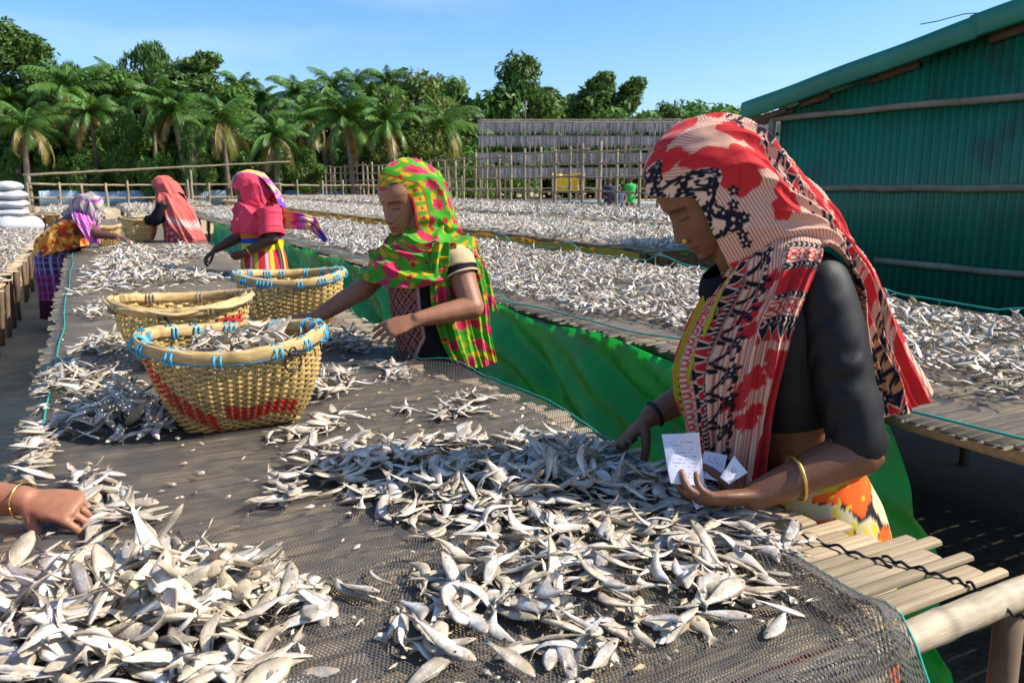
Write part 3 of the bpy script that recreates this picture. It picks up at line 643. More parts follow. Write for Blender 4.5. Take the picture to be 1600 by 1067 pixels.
mb.build('fish_crumbs', M['fish'], smooth=False, kind='stuff', label='small broken bits of dried fish littering the net', cat='crumbs')

# ================================================================= BASKETS
def basket(loc, rx, ry, h, label, red=None, rz=0, nst=44, rows=20, ties=14, tiecol=True, base=.60, ring=False, seed=0, rope=False, detail=True, rimtilt=0):
    r = random.Random(seed); b = thing('basket', loc, label, 'basket', 'bamboo baskets on the main table', rz)
    def shape(a, v, off=0):
        """a angle, v 0 base..1 rim: rounded square at the base, ellipse at the rim"""
        e = 2+3.2*(1-v)**1.3; c, s = math.cos(a), math.sin(a); rr = (abs(c)**e+abs(s)**e)**(-1/e)
        k = base+(1-base)*(v**.72); bulge = .035*math.sin(v*math.pi)
        zz = h*v+rimtilt*rx*c*v+.012*math.cos(2*a+.4)*v
        sag = .03*h*(1-v)*(abs(math.cos(2*(a-math.pi/4))))
        return np.array(((rx*(k+bulge)+off)*c*rr, (ry*(k+bulge)+off)*s*rr, zz-sag*0))
    base_c = np.array((.54, .375, .135))
    def redp(a, v): return red is not None and red(((a+math.pi) % (2*math.pi))-math.pi, v)
    # weft strips, each woven in and out of the stakes
    M_ = nst*2
    for k in range(rows):
        v0 = (k+.06)/rows*.93; v1 = (k+.90)/rows*.93; mb = MB(); G = np.zeros((M_, 4, 3)); Cc = np.zeros((M_, 4, 3)); tone = r.uniform(.75, 1.15)
        for i in range(M_):
            a = 2*math.pi*i/M_; w = math.cos(math.pi*(i/2.0)+math.pi*k)*.0055*(1 if i % 2 == 0 else 0)
            w = (.006 if ((i//2+k) % 2) else -.006) if i % 2 == 0 else 0
            jit = r.uniform(-.06, .06)/rows
            p0 = shape(a, v0+jit, w); p1 = shape(a, v1+jit, w); q0 = shape(a, v0+jit, w-.0022); q1 = shape(a, v1+jit, w-.0022)
            G[i] = (p0, p1, q1, q0); c = base_c*tone*r.uniform(.85, 1.15)
            if redp(a, (v0+v1)/2): c = np.array((.50, .025, .02))*r.uniform(.75, 1.1)
            Cc[i] = c
        n = M_; V = G.reshape(-1, 3); Q = []
        for i in range(n):
            j = (i+1) % n
            for s in range(4): Q.append((i*4+s, j*4+s, j*4+(s+1) % 4, i*4+(s+1) % 4))
        mb.add(V, Q, None, Cc.reshape(-1, 3)); mb.build('weft_strip', M['weave'], b, smooth=False)
    mb = MB()
    for i in range(nst):
        a = 2*math.pi*(i+.0)/nst; G = np.array([[shape(a-.018, v, 0), shape(a+.018, v, 0)] for v in np.linspace(0, .97, 8)]); mb.grid(G, base_c*r.uniform(.6, .85))
    solid(mb.build('stakes', M['weave'], b), .002)
    # woven floor
    mb = MB()
    for k in range(-7, 8):
        t = k/7.5
        for ax in (0, 1):
            pts = []
            for s in np.linspace(-1, 1, 9):
                px, py = (t, s) if ax == 0 else (s, t); pts.append((px*rx*base*.98, py*ry*base*.98, .006+.002*ax))
            mb.tube(pts, [(.001, .016)]*9, 4, base_c*r.uniform(.6, .9), ref=(0, 0, 1))
    mb.build('floor_strips', M['weave'], b)
    # rim: inner and outer split bamboo hoop
    rims = []
    for nm, off, rad in (('outer_rim', .011, (.017, .0048)), ('inner_rim', -.009, (.015, .0045))):
        mb = MB(); pts = []; cc = []
        for i in range(73):
            a = 2*math.pi*i/72+.35; p = shape(a, .975, off); p[2] += r.uniform(-.0015, .0015); pts.append(p); cc.append(np.array((.50, .345, .145))*r.uniform(.82, 1.1)*(.6 if i % 24 == 0 else 1))
        mb.tube(pts, [rad]*73, 8, np.array(cc), ref=(0, 0, 1)); rims.append(mb.build(nm, M['weave'], b))
    if rope:
        for k in range(2):
            pts = [shape(a+.3, .985, .016+.006*math.sin(a*5+k*2))+np.array((0, 0, .006*math.sin(a*7+k))) for a in np.linspace(0, 6.28, 60)]; MB().tube(pts, .006, 6, (.50, .36, .18)).build('rim_binding', M['weave'], b)
    for i in range(ties):
        a = 2*math.pi*(i+r.uniform(-.3, .3))/ties; mb = MB(); da = .022/rx*.5
        for s in range(r.choice((2, 3))):
            ad = a+(s-1)*da*1.3; o_ = shape(ad, .975, .022); i_ = shape(ad, .975, -.019); up = np.array((0, 0, .019)); dn = np.array((0, 0, -.020))
            pts = [o_+dn, o_, o_*.6+i_*.4+up, i_+up*.4, i_+dn, o_*.5+i_*.5+dn*1.15, o_+dn]; mb.tube(pts, [(.0035, .0015)]*7, 5)
        mb.build('tie', M['blue_tie' if tiecol else 'bamboo_grey'], rims[0])
    if tiecol:
        pts = [shape(a, .905, .012)+np.array((0, 0, .002*math.sin(a*9))) for a in np.linspace(0, 2*math.pi, 70)]; MB().tube(pts, .0022, 5).build('binding_cord', M['blue_tie'], b)
    if ring:
        for a0, rad in ((ring, .026),):
            c = shape(a0, .80, .014); tg = np.array((-math.sin(a0), math.cos(a0), 0)); mb = MB()
            mb.tube([c+tg*rad*math.cos(q)+np.array((0, 0, rad*.9*math.sin(q))) for q in np.linspace(0, 6.283, 24)], .0028, 6); mb.tube([c+tg*.011*math.cos(q)+np.array((0, 0, .026+.014*math.sin(q))) for q in np.linspace(0, 6.283, 14)], .0026, 6)
            mb.tube([shape(a0-.12, .99, .022), shape(a0-.05, .92, .022), c+np.array((0, 0, .03)), shape(a0+.18, .90, .018), shape(a0+.42, .93, .02), shape(a0+.45, .80, .016)], .0024, 6); mb.build('wire_handle', M['wire'], b)
    return b, shape
def toward(loc): return math.atan2(-loc[1], -loc[0])           # angle that faces the camera
def redmark(a, v, c):
    d = (a-c+math.pi) % (2*math.pi)-math.pi     # d>0 is towards picture left? set by sign below
    lo = (-.15 < d < .80) and (.15 < v+.03*math.sin(d*9) < .33)
    le = (-1.25 < d < -.25) and (abs(v-(.10+(-.25-d)*.80)) < .12)
    return lo or le
b1 = (.318, 2.20, TZ+.012); c1 = toward(b1)
bk, shp = basket(b1, .230, .21, .222, 'nearest basket, woven bamboo with blue ties and red paint, holding fish', red=lambda a, v: redmark(a, v, c1), ring=c1+.62, seed=1, nst=60, rows=30)
b2 = (.275, 3.04, TZ+.012); c2 = toward(b2)
bk2, shp2 = basket(b2, .228, .205, .215, 'bamboo basket with plain bound rim, behind the red painted one', red=lambda a, v: .55 < ((a-c2+math.pi) % (2*math.pi)-math.pi) < .95 and .15 < v < .8, tiecol=False, ties=9, seed=2, rope=True, ring=False)
b3 = (.78, 3.60, TZ+.012)
bk3, shp3 = basket(b3, .232, .21, .225, 'farthest of the three near baskets, wound with blue cord, by the green scarfed woman', seed=3, ties=16)
# looped wire handle of the second basket
c = shp2(c2+.1, .97, .02); MB().tube([shp2(c2-.25, .97, .02), shp2(c2-.05, .6, .03), shp2(c2+.05, .42, .035), shp2(c2+.25, .5, .05), shp2(c2+.2, .62, .05), shp2(c2+.05, .5, .04)], .0035, 6).build('wire_handle', M['wire'], bk2)
# fish in the first basket
F = Fishes(); r = random.Random(5)
for _ in range(190):
    a = r.uniform(0, 6.283); q = math.sqrt(r.random())*.17; z = .07+.12*r.random()+.08*(1-q/.185)*r.random()
    if q > .12 and math.cos(a-c1-3.6) < .2: z -= .03
    F.put(FV, r.randrange(18), (b1[0]+q*math.cos(a)+.03, b1[1]+q*math.sin(a)*.9, b1[2]+z+.015), (r.gauss(0, .5), r.gauss(0, .38), r.uniform(0, 6.3)), r.uniform(.09, .13), r.uniform(.9, 1.2)*np.array((1, .97, .95)))
F.mb.build('basket_fish', M['fish'], kind='stuff', label='heaped pale dried fish inside the red painted basket', cat='dried fish')
# far baskets
for k, (px, py, wpx, hh, lab) in enumerate(((222, 380, 56, .25, 'small pale basket on the table in front of the salmon scarfed woman'), (170, 388, 40, .2, 'low wide basket beside the bent woman, half hidden'), (62, 352, 60, .2, 'shallow brown basket on the low left table, before the sacks'))):
    z = TZ if k < 2 else .535; q = atz(px, py, z); D = q@HF; rw = wpx/2*D/1268
    basket((q[0], q[1]+rw, z+.015), rw, rw*.9, hh, lab, nst=28, rows=12, ties=6, tiecol=False, seed=10+k, red=(lambda a, v: -.9 < a < -.55 and .1 < v < .8) if k == 0 else None, base=.62)
# ================================================================= SACKS
r = random.Random(9)
q0 = P(6, 330, 15.5)
def sack(loc, L_, W_, H_, rz, label):
    u = np.linspace(-1, 1, 22); a = np.linspace(0, 2*math.pi, 24, endpoint=False); G = np.zeros((22, 24, 3))
    for i, s in enumerate(u):
        pin = (1-abs(s)**3.5)**.5; k = .92+.1*vnoise(s*3+loc[2]*9, a*2)
        G[i] = np.column_stack([np.full(24, s*L_/2), W_/2*np.cos(a)*(.35+.65*pin)*k, H_/2*np.sin(a)*pin*k*(1+.12*np.sin(a*3+s*4))])
    return MB().grid(G, closed=True).build('sack', M['sack'], loc=loc, rot=(0, 0, rz), label=label, cat='sack', group='stacked white sacks')
names = ('topmost', 'second from the top', 'third from the top', 'fourth from the top', 'fifth from the top', 'sixth from the top', 'lowest')
for k in range(7):
    zc = 1.33-k*.165; sack((q0[0]+.03*r.uniform(-1, 1)-(.0), q0[1]+.05*r.uniform(-1, 1), zc), (.84 if k else .74), .6, .21, r.uniform(-.12, .12)-.2, 'white woven sack, %s of the stack at the left edge' % names[k])
for k in range(3): sack((q0[0]+(.28, -.25, .15)[k], q0[1]-(.75, .8, .7)[k], (.62, .66, .30)[k]), .8, .55, .35, (.3, 1.2, .1)[k], ('white sack slumped in front of the stack, nearer the basket', 'bright white sack slumped in front of the stack at the picture edge', 'lower white sack in front of the stack')[k])

# ================================================================= TREES
def palm_crown(seed, nf=20, L0=3.0):
    r = random.Random(seed); mb = MB()
    for f in range(nf):
        az = f*2.399+r.uniform(-.3, .3); el = R(r.uniform(-35, 75) if f > 4 else r.uniform(60, 88)); L_ = L0*r.uniform(.75, 1.15); droop = r.uniform(.55, 1.5)
        m = 15; p = np.array((0., 0, 0)); pts = [p.copy()]; e = el
        for i in range(m):
            e -= droop/m*(1.0+i/m); p = p+L_/m*np.array((math.cos(az)*math.cos(e), math.sin(az)*math.cos(e), math.sin(e))); pts.append(p.copy())
        pts = np.array(pts); old = el < R(-8); g = np.array((.07, .155, .02)) if not old else np.array((.20, .19, .04)); 
        if r.random() < .25 and old: g = np.array((.26, .19, .06))
        g = g*r.uniform(.75, 1.3); mb.tube(pts, np.linspace(.035, .008, m+1), 4, g*1.3+.02)
        side = np.array((-math.sin(az), math.cos(az), 0))
        for i in range(2, m+1):
            for sub in (0, .5):
                b_ = pts[i-1]+(pts[i]-pts[i-1])*sub; tg = pts[i]-pts[i-1]; tg = tg/np.linalg.norm(tg)
                ll = L_*.27*math.sin(math.pi*(.12+.82*i/m))**.6*r.uniform(.8, 1.1)
                for s in (-1, 1):
                    d = side*s*.72+tg*.55+np.array((0, 0, -.42-r.uniform(0, .35))); d = d/np.linalg.norm(d); w = tg*.035
                    mid = b_+d*ll*.5; tip = b_+d*ll+np.array((0, 0, -.16*ll)); c = g*r.uniform(.8, 1.25)
                    mb.add([b_-w, b_+w, mid+w*.9, tip, mid-w*.9], [(0, 1, 2, 4)], [(4, 2, 3)], c)
    for k in range(7): 
        a = k*.9; mb.tube([(.16*math.cos(a), .16*math.sin(a), -.18-.05*(k % 3)), (.17*math.cos(a), .17*math.sin(a), -.34-.05*(k % 3))], [.10, .09], 6, (.12, .13, .03), ecap=True)
    return mb.mesh('crown', smooth=False)
def leafcrown(seed, H_=8, W_=3.2, base=.25, clumps=26, per=210, ls=.22, col=(.07, .14, .025), feather=0):
    r = np.random.default_rng(seed); mb = MB(); Vs = []; Cs = []; cen = []
    for k in range(clumps):
        v = base+(1-base)*r.random()**.85; w = W_*math.sin(math.pi*min(1, .12+.80*(v-base)/(1-base)))**.75*(.45+.75*r.random()); a = r.random()*6.283
        cen.append((w*.62*math.cos(a), w*.62*math.sin(a), H_*v*.97, (.55+.55*r.random())*W_*.34))
    for (cx, cy, cz, cr_) in cen:
        d = r.normal(size=(per, 3)); d /= np.linalg.norm(d, axis=1)[:, None]; rad = cr_*(.45+.6*r.random(per)**.6); pos = np.array((cx, cy, cz))+d*rad[:, None]*np.array((1, 1, .75 if not feather else 1.2))
        nrm = d+r.normal(size=(per, 3))*.7+np.array((0, 0, .3)); nrm /= np.linalg.norm(nrm, axis=1)[:, None]
        t = np.cross(nrm, r.normal(size=(per, 3))); t /= np.linalg.norm(t, axis=1)[:, None]; b_ = np.cross(nrm, t)
        if feather: t = t*.5+np.array((0, 0, -.8)); t /= np.linalg.norm(t, axis=1)[:, None]
        s = ls*(.6+.8*r.random(per))[:, None]; wd = .42 if not feather else .22
        V = np.stack([pos-t*s, pos+b_*s*wd+nrm*s*.12, pos+t*s, pos-b_*s*wd+nrm*s*.12], 1); Vs.append(V.reshape(-1, 3))
        cc = np.array(col)*(.65+.7*r.random((per, 1)))*(.8+.4*r.random()); cc = cc*np.array((1+.25*(r.random()-.4), 1, 1)); Cs.append(np.repeat(cc, 4, axis=0))
    V = np.concatenate(Vs); mb.add(V, np.arange(len(V)).reshape(-1, 4), None, np.concatenate(Cs)); return mb.mesh('crown', smooth=False), cen
def trunk(pts, rads, n=8): return MB().tube(pts, rads, n)
PC = [palm_crown(40+k, nf=(26, 30, 24, 28)[k], L0=(2.8, 2.5, 2.9, 2.3)[k]) for k in range(4)]
def palm(px, ypx, D, k, lab, lean=0, sc=1.0, seed=0):
    top = P(px, ypx, D); r = random.Random(seed); ba = np.array((top[0]+lean, top[1]+r.uniform(-.5, .5), 0)); t = thing('palm_tree', ba, lab, 'palm tree', 'coconut palms behind the yard')
    rel = top-ba; s = np.linspace(0, 1, 9); pts = np.stack([rel[0]*s**1.6, rel[1]*s, rel[2]*s], 1); trunk(pts, np.linspace(.20, .11, 9)*(1+.08*np.sin(np.arange(9)*2.1))).build('trunk', M['bark'], t)
    obj('crown', PC[k % 4], M['palm_leaf'], t, loc=rel, rot=(r.uniform(-.1, .1), r.uniform(-.1, .1), r.uniform(0, 6.3)), scale=sc)
palms = [(188, 140, 60, 3, 'coconut palm peering out between the two left skyline peaks', .2, 1.0), (375, 150, 64, 1, 'coconut palm at the right end of the falling skyline', .2, .9), (240, 165, 58, 0, 'coconut palm under the feathery left peak', -.3, 1.0), (580, 175, 56, 0, 'coconut palm between the skyline pair and the green scarf', .2, 1.0), (500, 172, 58, 3, 'coconut palm just below the skyline pair', .2, 1.0), (140, 195, 54, 1, 'coconut palm right of the tall left one, half its height', .2, 1.0), (105, 150, 56, 0, 'tall coconut palm rising between the leftmost trees', .8, 1.15), (40, 215, 52, 2, 'low coconut palm at the left edge, behind the sacks', -.3, 1.0), (270, 195, 54, 1, 'coconut palm with drooping yellowed fronds above the woman in the salmon scarf', .5, 1.15), (345, 205, 52, 2, 'coconut palm above and left of the woman in pink', .2, 1.05), (430, 232, 50, 3, 'low coconut palm with hanging fronds above the pink scarf', 0, 1.1), (410, 168, 64, 3, 'distant coconut palm, its crown level with the skyline gap', .3, .9), (462, 158, 62, 1, 'slim distant coconut palm against the sky, left of the skyline pair', .4, 1.0), (520, 150, 62, 0, 'distant coconut palm on the skyline, left one of a pair', -.4, .85), (556, 145, 62, 2, 'distant coconut palm on the skyline, right one of a pair', .2, .8), (605, 140, 62, 1, 'coconut palm on the skyline above the green scarf', .2, .85), (540, 205, 48, 1, 'full crowned coconut palm in the middle of the tree belt', .3, 1.15), (605, 212, 48, 3, 'coconut palm directly above the woman in the green scarf', .2, 1.1), (690, 215, 50, 2, 'coconut palm beside the hanging fish rack', .3, 1.0), (485, 205, 54, 2, 'shaded coconut palm left of the full crowned one', .1, 1.0), (15, 175, 58, 1, 'coconut palm cut by the left picture edge', .1, 1.1)]
for i, p in enumerate(palms): palm(p[0], p[1]-(12 if p[1] < 190 else 18), p[2], p[3], p[4], p[5], p[6], seed=i)
LC = [leafcrown(60, 10, 3.0, .22, 34, 230, .20, (.065, .14, .022)), leafcrown(61, 8, 3.4, .28, 34, 230, .20, (.09, .18, .028)), leafcrown(62, 10, 2.2, .2, 30, 260, .24, (.07, .15, .03), feather=1), leafcrown(63, 5, 3.6, .05, 30, 230, .22, (.075, .165, .022)), leafcrown(64, 9, 2.4, .38, 20, 220, .20, (.085, .16, .035)), leafcrown(65, 7, 4.2, .25, 40, 230, .18, (.11, .16, .025))]
LH = (10, 8, 10, 5, 9, 7)
def tree(px, ytop, D, k, lab, wide=1.0, name='broadleaf_tree', group='broadleaf trees behind the yard', seed=0, rz=0):
    top = P(px, ytop, D); base = np.array((top[0], top[1], 0)); me, cen = LC[k]; sc = top[2]/LH[k]; t = thing(name, base, lab, 'tree' if name != 'bush' else 'bush', group); r = random.Random(seed+px)
    H_ = top[2]; s = np.linspace(0, 1, 7); pts = np.stack([.25*np.sin(s*3+seed)*s, .2*np.sin(s*2.2)*s, H_*.8*s], 1); a0 = rz or r.uniform(0, 6.3)
    mb = trunk(pts, np.linspace(.16, .04, 7)*max(.6, sc))
    ca, sa = math.cos(a0), math.sin(a0)
    for (cx, cy, cz, cr_) in cen[::2]:
        e = np.array(((cx*ca-cy*sa)*sc*wide, (cx*sa+cy*ca)*sc*wide, cz*sc)); u = max(.12, (cz*sc-.9)/(H_*.8)*.8); st = np.array([np.interp(min(u, .98), s, pts[:, i]) for i in range(3)])
        mb.tube([st, (st+e)/2+np.array((0, 0, .1)), e], [.05, .035, .015], 5)
    mb.build('trunk', M['bark'], t); obj('crown', me, M['leaf'], t, rot=(0, 0, a0), scale=(sc*wide, sc*wide, sc))
trees = [(100, 100, 64, 2, 'slim feathery tree behind the tall left palm', 1.0), (265, 115, 64, 2, 'slim tree filling the dip between the two skyline peaks', 1.0), (330, 118, 64, 4, 'slim airy tree right of the second skyline peak', 1.0), (440, 165, 66, 0, 'dark round tree behind the slim distant palm', .8), (25, 45, 60, 0, 'tallest dark broadleaf tree at the left edge', 1.1), (60, 110, 58, 4, 'pale trunked tree in front of the tallest left tree', .9), (160, 118, 58, 1, 'rounded broadleaf tree right of the tall left palm', .9), (225, 68, 62, 2, 'feathery tall tree, left one of the two peaks on the skyline', 1.2), (303, 80, 62, 4, 'feathery tall tree, right one of the two peaks on the skyline', 1.4), (350, 140, 60, 1, 'leafy tree sloping down right of the two skyline peaks', .9), (190, 170, 54, 2, 'bright leafy tree trunked with creepers, left of centre belt', 1.2), (300, 190, 50, 2, 'bright leafy column tree behind the railing', 1.0), (400, 215, 58, 1, 'mid green tree behind the pink scarfed woman', 1.0), (635, 128, 58, 5, 'broad yellow green tree beside the hanging rack', 1.0), (655, 190, 50, 5, 'dark glossy tree over the lattice fence', 1.0), (720, 132, 66, 1, 'tree just left of the tall tree behind the hanging rack', .75), (690, 128, 68, 0, 'bushy tree left of the hanging rack, on the skyline', .9), (820, 98, 66, 1, 'tallest tree behind the hanging rack', .78), (775, 150, 66, 3, 'low tree filling left of the tallest rack tree', .9), (845, 130, 68, 4, 'airy tree at the right flank of the tallest rack tree', 1.2), (905, 142, 70, 4, 'small airy tree left of the pair behind the rack', 1.0), (940, 112, 70, 4, 'tall open tree in the pair behind the rack', 1.25), (988, 120, 72, 4, 'thin topped tree, right one of the pair behind the rack', 1.2), (1040, 165, 80, 0, 'small distant tree on the skyline right of the pair', .9), (1090, 167, 90, 3, 'small round distant tree above the black and red scarf', .7), (1135, 176, 95, 3, 'lowest distant tree over the scarf, left of the shed eave', .8), (1185, 172, 95, 3, 'distant tuft of trees under the shed eave', .8)]
for i, t_ in enumerate(trees): tree(*t_[:5], wide=t_[5], seed=i)
spots = [(0, 235), (45, 245), (90, 225), (135, 230), (185, 240), (235, 235), (285, 240), (330, 250), (380, 238), (425, 252), (470, 240), (515, 248), (560, 240), (610, 250), (660, 245), (705, 240), (740, 235)]
words = ('first', 'second', 'third', 'fourth', 'fifth', 'sixth', 'seventh', 'eighth', 'ninth', 'tenth', 'eleventh', 'twelfth', 'thirteenth', 'fourteenth', 'fifteenth', 'sixteenth', 'seventeenth')
for i, (px, yt) in enumerate(spots): tree(px, yt-14, 60+(i % 3)*2, 3, 'dense green bush at the foot of the tree belt, %s from the left' % words[i], wide=.62+.2*(i % 2), name='bush', group='bushes under the trees', seed=50+i)
for i, px in enumerate((20, 110, 200, 290, 380, 470, 560, 650, 740)): tree(px, 165+(i % 2)*14, 67, 3, 'tall dark thicket behind the palms, %s from the left' % words[i], wide=.8, name='bush', group='thicket behind the palms', seed=90+i)
for i, px in enumerate(range(765, 1240, 60)): tree(px, 176+5*(i % 3), 85, 3, 'low far hedge tree showing over the hanging rack, %s from its left end' % words[i], wide=1.3, name='bush', group='far hedge over the rack', seed=120+i)

for i, px in enumerate((15, 75, 130, 185, 245, 305, 365, 425, 480, 540, 600, 655, 705)): tree(px, 232+(i*7) % 17, 53+(i % 2)*2, (2, 3, 1)[i % 3], 'young leafy shrub in front of the palm trunks, %s from the left' % words[i], wide=(1.3, .55, .9)[i % 3], name='bush', group='shrubs in front of the palms', seed=150+i)
# ================================================================= PEOPLE
def nrm(v): v = np.asarray(v, float); return v/(np.linalg.norm(v)+1e-12)
def crom(A, n):
    """Catmull-Rom resample of the first axis of A to n samples"""
    A = np.asarray(A, float); m = len(A); t = np.linspace(0, m-1, n); i = np.clip(np.floor(t).astype(int), 0, m-2); f = (t-i).reshape((-1,)+(1,)*(A.ndim-1))
    g = lambda k: np.where(((k < 0) | (k > m-1)).reshape((-1,)+(1,)*(A.ndim-1)), np.where((k < 0).reshape((-1,)+(1,)*(A.ndim-1)), 2*A[0]-A[1], 2*A[-1]-A[-2]), A[np.clip(k, 0, m-1)])
    p0, p1, p2, p3 = g(i-1), g(i), g(i+1), g(i+2)
    return .5*((2*p1)+(-p0+p2)*f+(2*p0-5*p1+4*p2-p3)*f**2+(-p0+3*p1-3*p2+p3)*f**3)
def gridnormals(G):
    du = np.gradient(G, axis=0); dv = np.gradient(G, axis=1); n = np.cross(du, dv); return n/(np.linalg.norm(n, axis=2)[..., None]+1e-12)
def cloth(ctrl, nu, nv, pattern, name, matn, parent, folds=(), thick=.0022, out=None, wr=.0012, seed=0, smoothc=0):
    """control net (rows x cols x 3) -> draped sheet. folds: (amp, freq across cols, skew, phase, row lo, row hi)"""
    A = crom(ctrl, nu); A = np.swapaxes(crom(np.swapaxes(A, 0, 1), nv), 0, 1)
    for _ in range(smoothc):
        A[1:-1] = (A[:-2]+2*A[1:-1]+A[2:])/4; A[:, 1:-1] = (A[:, :-2]+2*A[:, 1:-1]+A[:, 2:])/4
    # metric coordinates along the cloth
    sv = np.concatenate([np.zeros((nu, 1)), np.cumsum(np.linalg.norm(np.diff(A, axis=1), axis=2), axis=1)], 1); su = np.concatenate([np.zeros((1, nv)), np.cumsum(np.linalg.norm(np.diff(A, axis=0), axis=2), axis=0)], 0)
    N = gridnormals(A)
    if out is not None:
        if np.mean(np.sum(N*(A-np.asarray(out)), axis=2)) < 0: N = -N
    uu, vv = np.meshgrid(np.linspace(0, 1, nu), np.linspace(0, 1, nv), indexing='ij'); disp = np.zeros((nu, nv))
    for (amp, fr, sk, ph, lo, hi) in folds:
        q = (vv*fr+uu*sk+ph+.55*vnoise(uu*3+seed, vv*4+ph*3))*2*math.pi; wv = (1-np.abs(np.sin(q/2)))**1.4*1.5-.45
        disp += amp*wv*np.clip((uu-lo)/.12+.2, 0, 1)*np.clip((hi-uu)/.12+.2, 0, 1)
    disp += wr*(vnoise(su*45+seed, sv*45)-.5)*2+wr*1.5*(vnoise(su*18+seed, sv*30+4)-.5)*2
    A = A+N*disp[..., None]
    C = pattern(su, sv, uu, vv)
    o = MB().grid(A, C.reshape(-1, 3)).build(name, M[matn], parent); solid(o, thick); return o
def headgrid(s=1.0):
    """a head, face towards +x, up +z, origin between the ears"""
    zl = np.concatenate([[-.116], np.linspace(-.112, .098, 86), [.103, .106]]); a = np.linspace(0, 2*math.pi, 112, endpoint=False); G = np.zeros((len(zl), 112, 3))
    Fz = lambda z: np.interp(z, [-.116, -.112, -.10, -.088, -.07, -.05, -.02, 0, .015, .05, .078, .095, .106], [.045, .068, .082, .083, .085, .084, .082, .081, .087, .086, .068, .042, .0])
    Bz = lambda z: np.interp(z, [-.116, -.11, -.08, -.05, -.02, .03, .06, .085, .106], [-.03, -.01, .035, .066, .084, .096, .090, .066, 0])
    Wz = lambda z: np.interp(z, [-.116, -.112, -.1, -.08, -.05, -.02, .0, .04, .07, .09, .106], [.01, .022, .036, .049, .058, .065, .068, .072, .062, .042, 0])
    for i, z in enumerate(zl):
        c, sn = np.cos(a), np.sin(a); e = np.where(c > 0, 2.35, 2.05); rr = (np.abs(c)**e+np.abs(sn)**e)**(-1/e)
        x = np.where(c > 0, Fz(z), max(Bz(z), .004))*c*rr; y = Wz(z)*sn*rr; G[i] = np.column_stack([x, y, np.full(112, z)])
    X, Yv, Z = G[..., 0], G[..., 1], G[..., 2]; fr = (X > .02); g = lambda y0, z0, sy, sz: np.exp(-((Yv-y0)/sy)**2-((Z-z0)/sz)**2)
    nh = np.interp(Z, [-.062, -.054, -.046, -.035, -.015, .004, .014], [0, .009, .0245, .021, .013, .005, 0]); sy = np.interp(Z, [-.055, -.042, -.01, .01], [.0115, .0105, .0075, .007])
    d = nh*np.exp(-(Yv/sy)**2)
    for s_ in (-1, 1):
        d += .0075*g(s_*.0125, -.047, .0065, .007)-.0095*g(s_*.031, .001, .0145, .0115)+.0075*g(s_*.031, -.004, .0125, .0085)+.0035*g(s_*.042, -.035, .02, .018)+.003*g(s_*.03, .018, .018, .006)
    d += .0065*g(0, -.0675, .018, .0045)+.0075*g(0, -.0795, .015, .005)-.004*g(0, -.0733, .02, .0018)-.003*g(0, -.089, .015, .005)+.005*g(0, -.103, .014, .009)
    G[..., 0] = X+np.where(fr, d, 0); return G*s
def head_color(L, skin, lip=(.16, .05, .045)):
    """L local head coords of vertices"""
    x, y, z = L.T; C = np.tile(np.array(skin), (len(L), 1)); ay = np.abs(y); fr = x > .045
    def mix(mask, col): nonlocal C; mk = np.clip(mask, 0, 1)[:, None]; C = C*(1-mk)+np.array(col)*mk
    brow = np.exp(-((z-(.0165-.9*(ay-.03)**2*8))/.0040)**2)*((ay > .012) & (ay < .052)); mix(brow*fr*.85, (.012, .008, .006))
    lash = np.exp(-((z-(-.0085+6*(ay-.031)**2))/.0026)**2)*((ay > .017) & (ay < .046)); mix(lash*fr*.95, (.010, .006, .005))
    crease = np.exp(-((z-(.0035-4*(ay-.031)**2))/.0022)**2)*((ay > .018) & (ay < .045)); mix(crease*fr*.45, np.array(skin)*.35)
    lips = np.exp(-((z+.0735)/.0085)**4)*np.exp(-(ay/.022)**4); mix(lips*fr*.9, lip)
    mouth = np.exp(-((z+.0733)/.0015)**2)*(ay < .024); mix(mouth*fr*.8, (.02, .008, .007))
    nos = np.exp(-((z+.054)/.003)**2-((ay-.008)/.004)**2); mix(nos*(x > .08)*.8, (.02, .01, .008))
    hair = np.clip((z-.055-(-.6)*(x-.06))/.01, 0, 1)*np.clip((.075-x)/.01+ (z > .06), 0, 1); mix(np.clip((z-.068)/.006, 0, 1)+((x < .02) & (z > -.03)), (.010, .008, .007))
    return C
